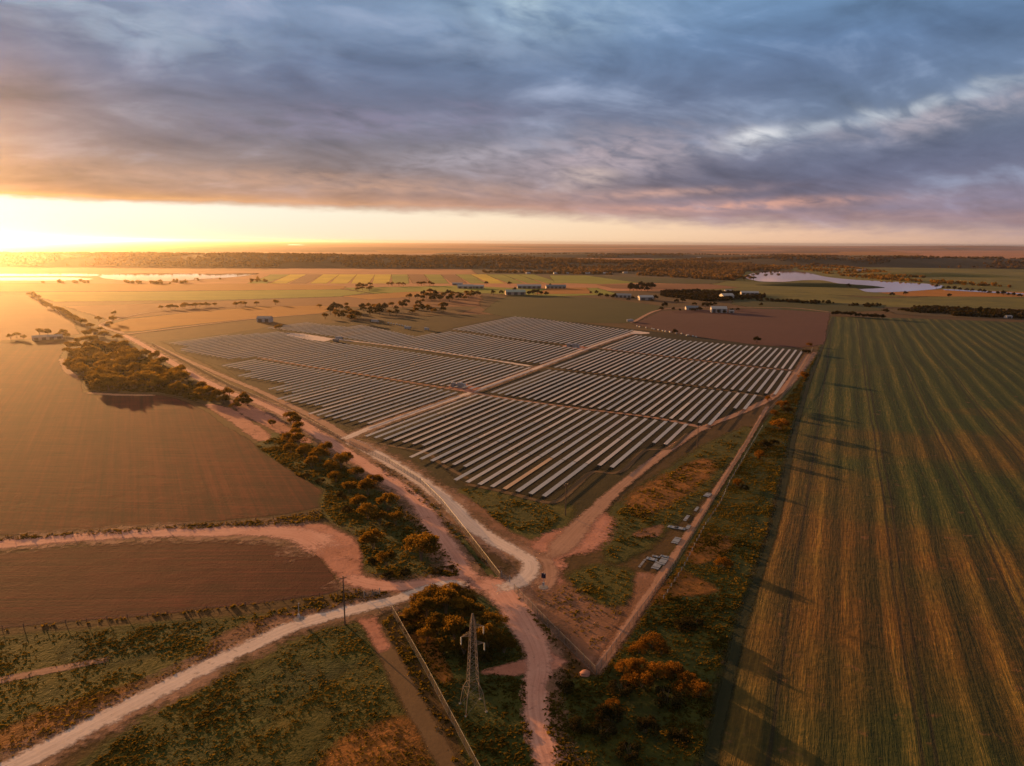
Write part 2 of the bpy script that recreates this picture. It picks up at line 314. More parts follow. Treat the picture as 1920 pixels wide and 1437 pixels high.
M['redbrown'] = earth('fallow_paddock', [(0.1560, 0.0577, 0.0231), (0.1856, 0.0720, 0.0273), (0.2160, 0.0863, 0.0315)], 200, 40, 8, (15, .7, 3), [(R(6), 300, 20, .3)], 0.2)
M['bankgreen'] = earth('grassy_bank', [(0.0570, 0.0569, 0.0101), (0.0836, 0.0807, 0.0134), (0.1444, 0.1242, 0.0190), (0.1976, 0.1552, 0.0252)], 160, 30, 5, (12, .8, 3), [(R(-8), 260, 14, .5)], 0.2)
M['scrubland'] = earth('scrubby_ground', [(0.0450, 0.0328, 0.0139), (0.0675, 0.0455, 0.0169), (0.1080, 0.0637, 0.0231)], 90, 16, 4, (10, .8, 3), None, 0.4)
M['shoulder'] = earth('dusty_verge', [(.12, .075, .035), (.20, .11, .065), (.30, .16, .105), (.36, .20, .14)], 14, 3.0, 0.7, (2.2, 2.4, 1.1), None, 0.4, 1.3)
M['road_pale'] = roadmat('pale_gravel', (.60, .46, .385), (.70, .55, .47), (.50, .36, .29))
M['road_pink'] = roadmat('pink_dirt', (.54, .25, .18), (.66, .36, .27), (.47, .20, .13))
M['track'] = roadmat('dirt_track', (.34, .18, .115), (.42, .235, .16), (.26, .13, .08), (1.4, 1.5, 1.4))
M['track_faint'] = roadmat('worn_grass_track', (.13, .075, .034), (.17, .10, .046), (.10, .055, .024), (1.2, .9, 1.8), False)
# striped crop on the right
def crop_mat():
    m, t = newmat('striped_crop'); P = t.pos()
    a = R(65.2)
    q = t.sep(t.map(P, (1, 1, 1), a)); al = q[0]; ac = q[1]
    wob = t.noise(P, 1/120.0, 2.0, 0.5)                      # the drill lines wander a little
    ac = t.m('ADD', ac, t.m('MULTIPLY', t.m('SUBTRACT', wob, 0.5), 3.5))
    big = t.noise(t.comb(t.m('DIVIDE', al, 300.0), t.m('DIVIDE', ac, 7.5)), 1.0, 2.0, 0.5)
    s1 = t.noise(t.comb(t.m('DIVIDE', al, 90.0), t.m('DIVIDE', ac, 2.4)), 1.0, 4.0, 0.65, 0.1)
    s2 = t.noise(t.comb(t.m('DIVIDE', al, 9.0), t.m('DIVIDE', ac, 0.7)), 1.0, 3.0, 0.7)
    wv = t.m('ADD', t.m('MULTIPLY', t.m('SINE', t.m('ADD', t.m('MULTIPLY', ac, 2*math.pi/11.0), t.m('MULTIPLY', big, 3.0))), 0.13), 0.0)
    v = t.m('ADD', t.m('ADD', t.m('MULTIPLY', s1, 0.46), t.m('MULTIPLY', big, 0.30)), t.m('ADD', t.m('MULTIPLY', s2, 0.34), t.m('MULTIPLY', wv, 0.74)))
    pat = t.noise(P, 1/75.0, 3.0, 0.55); sm = t.noise(P, 1/2.2, 4.0, 0.7)
    v = t.m('ADD', v, t.m('MULTIPLY', t.m('SUBTRACT', sm, 0.5), 0.30))
    v = t.m('ADD', t.m('MULTIPLY', t.m('SUBTRACT', v, 0.56), 2.0), 0.5, clamp=True)
    green = t.ramp(v, [(0.05, (.012, .019, .005)), (0.4, (.026, .042, .009)), (0.68, (.064, .070, .014)), (0.95, (.18, .13, .030))])
    rust = t.ramp(v, [(0.05, (.022, .024, .007)), (0.35, (.070, .040, .010)), (0.62, (.15, .068, .013)), (0.95, (.31, .16, .024))])
    far = t.mr(t.sep(P)[1], 220.0, 460.0)
    f = t.m('SUBTRACT', t.mr(pat, 0.36, 0.60, 0.15, 0.95), t.m('MULTIPLY', far, 0.85), clamp=True)
    col = t.mix(f, green, rust)
    bare = t.noise(P, 1/6.0, 5.0, 0.7)
    col = t.mix(t.m('MULTIPLY', t.mr(bare, 0.60, 0.72), 0.5), col, (.24, .10, .055))
    # two dark wheel tracks
    for off in (-22.8, -25.4, -53.4, -56.0, -84.5, -87.1, 5.0):
        dd = t.m('ABSOLUTE', t.m('ADD', ac, -off))
        col = t.mix(t.mr(dd, 0.25, 0.6, 0.7, 0.0), col, (.02, .017, .010))
    finish(t, col, 0.95, t.m('ADD', t.m('ADD', s1, s2), sm), 0.7, 0.5, edge_alpha(t, P, 3.0, 0.6, 3.5)); return m
M['crop'] = crop_mat()
def leafmat(name, c0, c1, c2, trans=(.34, .17, .03), tw=0.45):
    m, t = newmat(name)
    v = t.attr('tone').outputs['Fac']; oi = t.n.new('ShaderNodeObjectInfo').outputs['Random']
    v = t.m('ADD', t.m('MULTIPLY', v, 0.66), t.m('MULTIPLY', oi, 0.34))
    col = t.ramp(v, [(0.15, c0), (0.55, c1), (0.95, c2)])
    o = t.n.new('ShaderNodeOutputMaterial'); d = t.n.new('ShaderNodeBsdfDiffuse'); tr = t.n.new('ShaderNodeBsdfTranslucent'); mx = t.n.new('ShaderNodeMixShader')
    t.put(d.inputs[0], col); t.put(tr.inputs[0], t.mix(v, tuple(x*0.5 for x in trans), trans)); mx.inputs[0].default_value = tw
    t.l.new(d.outputs[0], mx.inputs[1]); t.l.new(tr.outputs[0], mx.inputs[2]); t.l.new(mx.outputs[0], o.inputs[0]); return m
M['leaf'] = leafmat('mallee_leaves', (.016, .021, .006), (.044, .045, .010), (.20, .11, .016), (.38, .20, .024))
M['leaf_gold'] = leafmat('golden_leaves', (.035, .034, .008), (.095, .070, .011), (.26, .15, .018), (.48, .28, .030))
M['leaf_dark'] = leafmat('dark_leaves', (.012, .014, .007), (.026, .026, .010), (.06, .045, .014), (.08, .05, .012), 0.25)
M['leaf_rust'] = leafmat('rusty_leaves', (.022, .018, .006), (.085, .045, .010), (.26, .12, .018), (.42, .19, .026))
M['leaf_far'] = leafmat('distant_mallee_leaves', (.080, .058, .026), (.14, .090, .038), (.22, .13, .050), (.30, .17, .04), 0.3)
M['grass_leaf'] = leafmat('grass_blades', (.026, .033, .008), (.080, .072, .013), (.21, .13, .022), (.24, .15, .02), 0.40)
M['bark'] = flat('bark', (.16, .11, .08), 0.9, 0.1)
M['panel'] = None
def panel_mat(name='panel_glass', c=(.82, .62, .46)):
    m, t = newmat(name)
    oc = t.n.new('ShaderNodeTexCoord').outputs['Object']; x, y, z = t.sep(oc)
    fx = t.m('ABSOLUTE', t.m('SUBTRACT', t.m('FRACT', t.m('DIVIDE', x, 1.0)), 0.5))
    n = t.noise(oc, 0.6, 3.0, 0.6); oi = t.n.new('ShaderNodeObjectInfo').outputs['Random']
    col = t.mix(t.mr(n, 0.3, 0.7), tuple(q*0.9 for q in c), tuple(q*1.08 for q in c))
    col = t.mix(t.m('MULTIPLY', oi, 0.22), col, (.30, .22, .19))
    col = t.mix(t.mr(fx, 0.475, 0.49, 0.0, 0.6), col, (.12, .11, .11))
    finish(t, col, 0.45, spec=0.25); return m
M['panel'] = panel_mat(); M['panel_glare'] = panel_mat('painted_glare_panel', (.92, .50, .22))  # second one: sun glare on a single table, put into its base colour
M['steel'] = flat('galvanised_steel', (.22, .21, .20), 0.45, 0.5, metal=0.4)
M['white'] = flat('white_paint', (.38, .37, .37), 0.5)
M['offwhite'] = flat('weathered_white_sheet', (.26, .25, .25), 0.5)
M['greyroof'] = flat('grey_roof_sheet', (.30, .31, .33), 0.45)
M['blueroof'] = flat('slate_blue_roof', (.13, .16, .20), 0.5)
M['greenroof'] = flat('pale_green_roof', (.30, .36, .31), 0.5)
M['tanwall'] = flat('tan_wall', (.42, .33, .26), 0.8)
M['darkopen'] = flat('dark_opening', (.08, .075, .07), 0.7)
M['wood'] = flat('weathered_timber', (.13, .085, .06), 0.85, 0.1)
M['concrete'] = flat('concrete', (.34, .32, .31), 0.9)
M['gravelgrey'] = flat('grey_gravel', (.24, .21, .20), 0.95, 0.1, 0.3, 3)
M['insulator'] = flat('pale_insulator', (.62, .52, .36), 0.4)
M['rock'] = flat('pink_rock', (.36, .18, .135), 0.9, 0.1, 0.2, 1.0)
M['navy'] = flat('navy_panel', (.018, .022, .05), 0.3, 0.5)
M['lattice'] = flat('tower_steel', (.24, .185, .14), 0.6, 0.4)
def net_mat():
    m, t = newmat('chain_link'); z = t.sep(t.pos())[2]; x = t.attr('along').outputs['Fac']
    a = t.m('ABSOLUTE', t.m('SUBTRACT', t.m('FRACT', t.m('MULTIPLY', t.m('ADD', x, z), 8.0)), 0.5))
    b = t.m('ABSOLUTE', t.m('SUBTRACT', t.m('FRACT', t.m('MULTIPLY', t.m('SUBTRACT', x, z), 8.0)), 0.5))
    w = t.m('MAXIMUM', t.m('GREATER_THAN', a, 0.39), t.m('GREATER_THAN', b, 0.39))
    finish(t, (.14, .115, .095), 0.5, alpha=w, spec=0.3); return m
M['net'] = net_mat()
def water_mat():
    m, t = newmat('still_water'); P = t.pos()
    n = t.noise(t.map(P, (40, 14, 1)), 1.0, 4.0, 0.6)
    finish(t, (.10, .085, .075), 0.04, n, 0.02, 0.2, edge_alpha(t, P, 14.0, 0.6, 4.0), spec=0.9); return m
M['water'] = water_mat()
# ------------------------------------------------------------------ patches, roads, hills
def offset(p, w):
    n = len(p); out = []
    area = sum(p[i][0]*p[(i+1) % n][1]-p[(i+1) % n][0]*p[i][1] for i in range(n))
    sg = 1.0 if area > 0 else -1.0
    for i in range(n):
        a = Vector(p[i-1]); b = Vector(p[i]); c = Vector(p[(i+1) % n])
        d0 = (b-a); d1 = (c-b)
        if d0.length < 1e-6 or d1.length < 1e-6: out.append((b.x, b.y)); continue
        d0.normalize(); d1.normalize(); n0 = Vector((d0.y, -d0.x)); n1 = Vector((d1.y, -d1.x))
        k = n0+n1; k = k/max(k.length_squared/2, 0.8)
        q = b + k*(w*sg); out.append((q.x, q.y))
    return out
LAYER = [0]
def patch(name, pts, mat, z, w, smooth=0, kind='structure', label=None, px=True):
    LAYER[0] += 1; z = z + LAYER[0]*0.0008
    g = G(*pts) if px else list(pts)
    if smooth: g = catmull(g, smooth, True)
    n = len(g); ar = abs(sum(g[i-1][0]*g[i][1]-g[i][0]*g[i-1][1] for i in range(n)))/2; pe = sum(math.dist(g[i-1], g[i]) for i in range(n))
    w = min(w, 0.55*ar/pe); o_, i_ = offset(g, w), offset(g, -w); jz = random.Random(LAYER[0])
    v = [(x, y, z+jz.uniform(-.0015, 0)) for x, y in o_] + [(x, y, z+jz.uniform(0, .0015)) for x, y in i_]
    f = [[k, (k+1) % n, n+(k+1) % n, n+k] for k in range(n)]
    tri = tessellate_polygon([[Vector((x, y, 0)) for x, y in i_]])
    f += [[n+a for a in t] for t in tri]
    me = mesh(name, v, f, [M[mat]], {'edge': [0.0]*n+[1.0]*n})
    bm = bmesh.new(); bm.from_mesh(me); bmesh.ops.recalc_face_normals(bm, faces=bm.faces)
    for q in bm.faces:
        if q.normal.z < 0: q.normal_flip()
    bm.to_mesh(me); bm.free()
    o = link(name, me); tag(o, label, None, None, kind); return o
def road(name, pts, widths, mat, z, px=True, n=8, label=None):
    LAYER[0] += 1; zz = z; z = z + LAYER[0]*0.0008
    g = G(*pts) if px else list(pts)
    c = catmull(g, n); k = len(c)
    ws = np.interp(np.linspace(0, 1, k), np.linspace(0, 1, len(widths)), widths)
    v = []; ed = []; ac = []; al = []; L = 0.0
    prof = ((-1.5, 0.0), (-0.62, 1.0), (0.0, 1.0), (0.62, 1.0), (1.5, 0.0)); taper = True
    TL = sum((Vector(c[i])-Vector(c[i-1])).length for i in range(1, k))
    for i in range(k):
        a = Vector(c[max(0, i-1)]); b = Vector(c[min(k-1, i+1)]); d = (b-a).normalized(); nr = Vector((d.y, -d.x))
        if i: L += (Vector(c[i])-Vector(c[i-1])).length
        fade = min(1.0, 0.30 + min(L, TL-L)/max(ws[i]*1.1, 1.0)*0.7) if taper else 1.0
        for u, e in prof:
            q = Vector(c[i]) + nr*(u*ws[i]/2); v.append((q.x, q.y, z)); ed.append(e*fade); ac.append(u*ws[i]/2); al.append(L)
    f = [[i*5+j, i*5+j+1, (i+1)*5+j+1, (i+1)*5+j] for i in range(k-1) for j in range(4)]
    me = mesh(name, v, f, [M[mat]], {'edge': ed, 'across': ac, 'along': al})
    o = link(name, me); tag(o, label, None, None, 'structure')
    if mat in ('road_pale', 'road_pink') and name == 'road' and px:
        road('road_verge', pts, [q*1.9+0.8 for q in widths], 'shoulder', zz-0.04, True, n)
    return o
def hill(name, cx, cy, ang, lx, ly, h, mat, seed, nx=60, ny=18, rough=0.25):
    """a long rise: lx, ly half lengths"""
    X, Y = np.meshgrid(np.linspace(-1, 1, nx), np.linspace(-1, 1, ny), indexing='ij')
    env = np.clip(1-X**2, 0, 1)**0.7*np.clip(1-Y**2, 0, 1)**1.2
    n = vnoise(X*lx, Y*ly, lx*0.22, seed)*0.6+vnoise(X*lx, Y*ly, lx*0.08, seed+3)*0.4
    Z = h*env*(1-rough+2*rough*(n-0.0)*0.8) - 1.0
    c, s = math.cos(ang), math.sin(ang)
    V = np.stack([cx+X*lx*c-Y*ly*s, cy+X*lx*s+Y*ly*c, Z], -1).reshape(-1, 3)
    i, j = np.meshgrid(np.arange(nx-1), np.arange(ny-1), indexing='ij'); a = (i*ny+j).ravel()
    me = mesh(name, V, np.stack([a, a+ny, a+ny+1, a+1], -1), [M[mat]], {'edge': np.ones(len(V))}, True)
    o = link(name, me); tag(o, None, None, None, 'structure')
    return V
# ground sheet
def ground():
    me = mesh('ground', [(-31000, -400, 0), (31000, -400, 0), (31000, 1500, 0), (-31000, 1500, 0)], [[0, 1, 2, 3]], [M['ground']])
    tag(link('ground', me), None, None, None, 'structure')
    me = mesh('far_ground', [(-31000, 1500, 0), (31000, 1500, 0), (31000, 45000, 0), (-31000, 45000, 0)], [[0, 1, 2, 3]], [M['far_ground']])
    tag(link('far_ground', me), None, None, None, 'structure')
ground()
patch('field', [(1300, 499), (1500, 486), (2100, 486), (2300, 560), (1640, 556), (1300, 546)], 'bankgreen', 0.02, 20)
patch('field', [(880, 500), (1100, 494), (1340, 494), (1400, 520), (1330, 534), (900, 522)], 'scrubland', 0.02, 20)
# --- fields in the middle distance and beyond (later ones lie higher)
patch('field', [(-500, 520), (-300, 553), (0, 555), (48, 553), (95, 575), (140, 608), (150, 627), (100, 632), (0, 640), (-500, 650)], 'redbrown', 0.06, 6)
patch('field', [(-500, 640), (0, 642), (60, 649), (105, 641), (122, 655), (112, 672), (118, 690), (150, 710), (154, 730), (166, 738), (300, 742), (372, 764), (420, 798), (480, 833), (540, 880), (597, 914), (611, 935), (598, 950), (520, 966), (300, 986), (0, 1004), (-500, 1030)], 'soil', 0.03, 2.2, 3)
patch('field', [(-500, 1080), (0, 1038), (150, 1026), (300, 1013), (400, 1006), (470, 1004), (530, 1011), (575, 1026), (602, 1051), (621, 1076), (636, 1098), (622, 1112), (540, 1124), (300, 1152), (0, 1179), (-500, 1240)], 'soil_low', 0.03, 1.4, 3)
patch('field', [(190, 614), (240, 599), (360, 586), (480, 576), (600, 573), (640, 577), (600, 588), (450, 600), (330, 612), (270, 621), (213, 623)], 'gold', 0.10, 6)
patch('field', [(60, 548), (300, 547), (640, 543), (690, 549), (640, 556), (400, 563), (100, 566), (50, 553)], 'yellowgreen', 0.10, 14)
patch('field', [(-300, 534), (0, 531), (300, 533), (500, 532), (650, 537), (640, 543), (300, 546), (60, 547), (-300, 549)], 'gold', 0.12, 14)
patch('field', [(120, 575), (400, 566), (640, 557), (700, 552), (830, 549), (905, 553), (900, 575), (760, 577), (640, 576), (480, 575), (240, 597), (200, 600)], 'redbrown', 0.08, 10)
patch('field', [(640, 540), (860, 536), (1000, 542), (1120, 540), (1160, 552), (1050, 556), (960, 552), (830, 548), (700, 551)], 'yellowgreen', 0.11, 12)
patch('field', [(640, 556), (760, 548), (830, 546), (790, 556), (690, 562)], 'gold', 0.14, 8)
patch('field', [(1030, 540), (1100, 540), (1110, 551), (1000, 552)], 'gold', 0.14, 8)
patch('field', [(905, 585), (930, 565), (962, 552), (1060, 556), (1150, 562), (1245, 575), (1182, 606), (1110, 606), (1060, 604), (1000, 596), (945, 594)], 'pasture', 0.09, 6)
patch('field', [(1240, 583), (1330, 581), (1450, 579), (1557, 587), (1545, 646), (1500, 653), (1400, 645), (1300, 631), (1186, 609)], 'soil_far', 0.09, 4)
patch('field', [(680, 600), (760, 601), (860, 590), (900, 575), (930, 590), (860, 612), (790, 622), (740, 613)], 'soil_pale', 0.05, 6)
patch('field', [(1330, 545), (1500, 548), (1640, 560), (1920, 552), (2400, 550), (2400, 575), (1920, 580), (1660, 576), (1560, 582), (1400, 576)], 'bankgreen', 0.08, 10)
patch('field', [(1385, 556), (1500, 566), (1660, 572), (1655, 583), (1560, 586), (1420, 579), (1370, 570)], 'pasture', 0.10, 8)
patch('field', [(1640, 548), (1760, 543), (1920, 548), (2400, 545), (2400, 553), (1920, 557), (1700, 556)], 'gold', 0.12, 8)
patch('scrubland', [(1650, 579), (1760, 578), (1920, 584), (2300, 590), (2300, 606), (1920, 600), (1800, 596), (1680, 590)], 'scrubland', 0.10, 8)
patch('field', [(1558, 594), (1700, 597), (1920, 605), (2500, 625), (2700, 900), (2600, 1437), (2100, 1900), (1260, 1900), (1308, 1437), (1340, 1300), (1368, 1190), (1404, 1090), (1438, 1000), (1462, 900), (1484, 800), (1508, 720), (1533, 660)], 'crop', 0.04, 1.8)
patch('crop_edge_strip', [(1559, 596), (1535, 661), (1511, 721), (1487, 801), (1466, 900), (1442, 1000), (1409, 1090), (1374, 1190), (1346, 1300), (1312, 1437), (1300, 1560), (1345, 1560), (1345, 1437), (1374, 1300), (1396, 1190), (1428, 1090), (1458, 1000), (1479, 900), (1497, 801), (1519, 721), (1541, 661), (1563, 596)], 'crop_edge', 0.05, 1.6)  # dark green strip following the edge of the crop
# strips of canola and other crops on the flat before the town
x0 = [480, 520, 555, 590, 625, 662, 700, 735, 770, 805, 840, 872, 905, 938, 972, 1005, 1040]
for k in range(len(x0)-1):
    a, b = x0[k], x0[k+1]-4; s = 28-k*4.2
    mt = ('yellowgreen', 'yellow', 'redbrown', 'yellow', 'yellow', 'yellow', 'yellow', 'yellowgreen', 'redbrown', 'yellowgreen', 'redbrown', 'yellowgreen', 'yellow', 'yellowgreen', 'yellowgreen', 'yellowgreen')[k]
    patch('field', [(a-s*0.6, 532), (b-s*0.6, 532), (b+s, 515), (a+s, 515)], mt, 0.2, 5)
patch('field', [(1040, 531), (1130, 533), (1200, 531), (1100, 517), (1030, 517)], 'yellowgreen', 0.2, 8)
patch('field', [(1100, 517), (1220, 521), (1370, 527), (1330, 532), (1200, 531)], 'pasture', 0.2, 8)
patch('field', [(1120, 534), (1330, 533), (1390, 540), (1300, 544), (1150, 541)], 'redbrown', 0.15, 8)
# far plains
def clampy(q): return [(x, max(y, YH+0.007*(x-960)+5.5+0.25*i)) for i, (x, y) in enumerate(q)]
for q, mt in (([(-200, 466), (700, 464), (1000, 468), (900, 472), (-200, 474)], 'soil_pale'), ([(900, 462), (1300, 462), (1360, 464), (1000, 466)], 'redbrown'), ([(1180, 490), (1330, 488), (1400, 494), (1240, 497)], 'yellowgreen'),
              ([(1000, 474), (1250, 470), (1400, 474), (1150, 480)], 'soil_pale'), ([(1450, 468), (1640, 468), (1700, 473), (1500, 475)], 'redbrown'), ([(1560, 474), (1700, 474), (1690, 482), (1560, 483)], 'redbrown'),
              ([(1500, 465), (1920, 466), (2200, 470), (1700, 470)], 'soil_pale'), ([(1800, 486), (2200, 486), (2200, 495), (1860, 494)], 'redbrown'), ([(700, 470), (860, 470), (900, 474), (720, 475)], 'gold')):
    patch('plain', clampy(q), mt, 0.6, 25)
rp = random.Random(3)
for k in range(26):                                          # the patchwork of far paddocks
    y0 = rp.uniform(459, 487); x0_ = rp.uniform(560, 2000); L = rp.uniform(90, 330); hh = rp.uniform(.5, 1.0)*(y0-452)*.16
    y0 = max(y0, YH+0.007*(x0_+L-960)+6.5)
    patch('plain', [(x0_, y0), (x0_+L, y0+rp.uniform(-.4, .8)), (x0_+L*rp.uniform(.85, 1.1), y0+hh+.6), (x0_-L*.1, y0+hh)], rp.choice(('gold', 'redbrown', 'soil_pale', 'bankgreen', 'soil_pale', 'thin_dirt', 'scrubland')), 0.75, 18)
# ------------------------------------------------------------------ hills and water
def hill_px(name, px, py, ang, lx, ly, h, mat, seed, **k):
    x, y = at(px, py); return hill(name, x, y, ang, lx, ly, h, mat, seed, **k)
HV = {}
HV['a'] = hill_px('hills', 330, 494, R(4), 2600, 520, 40, 'scrubland', 3)
HV['b'] = hill_px('hills', 850, 497, R(-6), 1300, 420, 27, 'scrubland', 5)
HV['c'] = hill_px('hills', 1720, 498, R(-10), 1250, 420, 40, 'scrubland', 8)
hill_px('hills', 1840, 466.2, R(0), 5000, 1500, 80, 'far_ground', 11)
HV['d'] = hill_px('hills', 1535, 537, R(-14), 150, 42, 9, 'pasture', 14, rough=0.1)
hill_px('hills', 1740, 517, R(-6), 270, 110, 12, 'bankgreen', 15, rough=0.1)
HV['e'] = hill_px('hills', 1300, 484, R(0), 1800, 300, 26, 'scrubland', 18)
patch('lake', [(1395, 520), (1420, 511), (1445, 508), (1480, 508), (1512, 511), (1545, 519), (1600, 525), (1680, 529), (1762, 535), (1752, 543), (1640, 549), (1606, 541), (1575, 533), (1540, 526), (1505, 526), (1470, 529), (1425, 528)], 'water', 0.35, 6, 4)
patch('lake', [(1376, 509), (1392, 506), (1402, 508), (1385, 511)], 'water', 0.35, 6, 4)
patch('lake', [(1412, 503), (1428, 501), (1450, 504), (1462, 506), (1440, 507)], 'water', 0.35, 6, 4)
patch('river', [(1770, 543), (1800, 544), (1860, 547), (1920, 551), (2000, 556), (2000, 558), (1920, 552.5), (1840, 548.5), (1772, 544.5)], 'water', 0.35, 4, 2)
patch('lake', [(-400, 513), (0, 514), (180, 514), (182, 518), (60, 518), (-400, 519)], 'water', 0.35, 8, 3)
patch('lake', [(-400, 522), (0, 521), (130, 521), (176, 524), (120, 527), (0, 527), (-400, 530)], 'water', 0.35, 8, 3)
patch('lake', [(186, 519), (215, 514), (300, 513), (400, 514), (486, 513), (440, 520), (378, 524), (330, 528), (240, 527), (200, 523)], 'water', 0.35, 8, 3)
patch('lake', [(538, 460), (548, 458), (566, 459), (572, 460), (555, 460.6)], 'water', 1.2, 30, 2)
# ------------------------------------------------------------------ ground cover near the farm
patch('grass_verge', [(300, 640), (620, 606), (850, 590), (960, 590), (1190, 618), (1500, 652), (1440, 745), (1300, 815), (1120, 960), (1020, 1010), (940, 990), (860, 930), (760, 870), (640, 810), (480, 730)], 'mown', 0.010, 4)
patch('grass_verge', [(850, 920), (900, 915), (1030, 945), (1080, 950), (1060, 1000), (1000, 1040), (930, 990), (880, 950)], 'olive', 0.018, 3, 3)
patch('bare_ground', [(860, 925), (900, 950), (960, 1000), (1010, 1020), (990, 1040), (930, 1000), (880, 960)], 'thin_dirt', 0.022, 2.5, 3)
patch('bare_ground', [(960, 1105), (1010, 1095), (1100, 1080), (1180, 1100), (1200, 1130), (1150, 1210), (1115, 1260), (1050, 1190)], 'thin_dirt', 0.018, 3, 3)
patch('bare_ground', [(990, 1030), (1030, 1000), (1090, 985), (1130, 960), (1150, 985), (1120, 1030), (1060, 1045), (1050, 1090), (1010, 1090), (1020, 1050)], 'pink_dirt', 0.024, 2.2, 3)
patch('bare_ground', [(1058, 1015), (1066, 1003), (1084, 1001), (1090, 1008), (1075, 1015), (1062, 1023)], 'road_pale', 0.028, 0.8, 3)
patch('grass_verge', [(1140, 960), (1230, 890), (1330, 830), (1400, 800), (1415, 810), (1330, 920), (1240, 1010), (1150, 1060), (1120, 1000)], 'olive', 0.018, 3, 3)
patch('grass_verge', [(1180, 930), (1250, 890), (1320, 860), (1340, 880), (1270, 940), (1200, 970)], 'rust', 0.022, 3, 3)
patch('grass_verge', [(1060, 1080), (1110, 1060), (1190, 1070), (1195, 1110), (1150, 1140), (1090, 1110)], 'olive', 0.022, 3, 3)
patch('bare_ground', [(1190, 1000), (1240, 985), (1235, 1005), (1195, 1008)], 'thin_dirt', 0.026, 1.5, 3)
patch('bare_ground', [(1195, 1075), (1250, 1085), (1180, 1190), (1125, 1265), (1110, 1255), (1160, 1170), (1190, 1110)], 'thin_dirt', 0.024, 1.5, 3)
patch('grass_verge', [(1120, 1268), (1250, 1070), (1340, 930), (1425, 800), (1500, 700), (1525, 660), (1534, 662), (1506, 722), (1482, 802), (1460, 900), (1436, 1000), (1402, 1092), (1366, 1192), (1338, 1300), (1306, 1437), (1290, 1600), (1060, 1600), (1030, 1437), (1015, 1330), (1040, 1280)], 'deepgreen', 0.014, 2)
patch('grass_verge', [(1240, 1060), (1345, 930), (1430, 820), (1470, 800), (1455, 870), (1420, 960), (1370, 1040), (1260, 1075)], 'olive', 0.020, 3, 3)
patch('grass_verge', [(1225, 1115), (1275, 1070), (1300, 1080), (1345, 1108), (1280, 1120), (1230, 1135)], 'rust', 0.026, 1.6, 3)
patch('grass_verge', [(1290, 1035), (1330, 1000), (1375, 1015), (1350, 1045), (1300, 1058)], 'rust', 0.026, 1.6, 3)
patch('grass_verge', [(610, 915), (660, 890), (720, 925), (800, 985), (850, 1050), (866, 1082), (780, 1090), (720, 1090), (688, 1078), (682, 1050), (668, 1010), (630, 985), (600, 960)], 'deepgreen', 0.020, 2.0, 3)
patch('grass_verge', [(480, 835), (530, 810), (620, 850), (700, 900), (660, 915), (610, 920), (560, 890)], 'deepgreen', 0.020, 2.0, 3)
patch('grass_verge', [(118, 660), (180, 632), (240, 640), (330, 690), (430, 750), (460, 800), (400, 765), (300, 740), (170, 736), (155, 715), (122, 690)], 'scrubland', 0.04, 2.0, 3)
patch('bare_ground', [(383, 759), (433, 766), (470, 790), (505, 815), (500, 826), (483, 827), (440, 797)], 'pink_dirt', 0.045, 1.2, 3)
patch('bare_ground', [(430, 752), (462, 757), (500, 775), (550, 806), (585, 830), (560, 830), (510, 806), (450, 775)], 'pink_dirt', 0.045, 1.2, 3)
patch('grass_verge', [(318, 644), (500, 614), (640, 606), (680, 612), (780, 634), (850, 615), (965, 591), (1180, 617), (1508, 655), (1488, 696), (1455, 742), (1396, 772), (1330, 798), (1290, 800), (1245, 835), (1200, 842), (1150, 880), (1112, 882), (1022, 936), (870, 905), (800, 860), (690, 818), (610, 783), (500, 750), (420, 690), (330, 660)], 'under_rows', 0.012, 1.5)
# drive-side grass strip and the fenced yard
patch('grass_verge', [(655, 845), (720, 880), (800, 930), (850, 980), (900, 1050), (938, 1088), (915, 1080), (860, 1010), (800, 940), (730, 890), (650, 850)], 'deepgreen', 0.020, 1.2)
# lower left
patch('grass_verge', [(-500, 1250), (0, 1195), (300, 1168), (500, 1150), (640, 1135), (560, 1165), (450, 1212), (330, 1272), (200, 1340), (40, 1425), (-500, 1700)], 'olive', 0.014, 2.0, 2)
patch('grass_verge', [(60, 1560), (250, 1350), (350, 1300), (480, 1228), (600, 1175), (660, 1160), (700, 1200), (740, 1300), (800, 1400), (860, 1560)], 'olive', 0.014, 2.0, 2)
patch('grass_verge', [(560, 1215), (640, 1175), (690, 1190), (700, 1230), (640, 1260), (560, 1280), (480, 1290), (430, 1280)], 'deepgreen', 0.018, 3, 3)
patch('grass_verge', [(740, 1150), (800, 1120), (880, 1110), (930, 1140), (970, 1200), (985, 1260), (985, 1330), (1010, 1437), (1030, 1560), (900, 1560), (870, 1380), (800, 1260)], 'deepgreen', 0.018, 2.2, 2)
patch('bare_ground', [(745, 1150), (790, 1150), (800, 1180), (830, 1230), (845, 1275), (825, 1280), (790, 1220), (760, 1180)], 'rust', 0.024, 2.0, 3)
road('path', [(700, 1175), (745, 1262), (800, 1362), (850, 1452), (880, 1520)], [4, 4.5, 4.2, 4, 4], 'track_faint', 0.026)
patch('bare_ground', [(668, 1152), (700, 1150), (712, 1180), (728, 1212), (712, 1222), (690, 1190)], 'pink_dirt', 0.026, 0.9, 3)
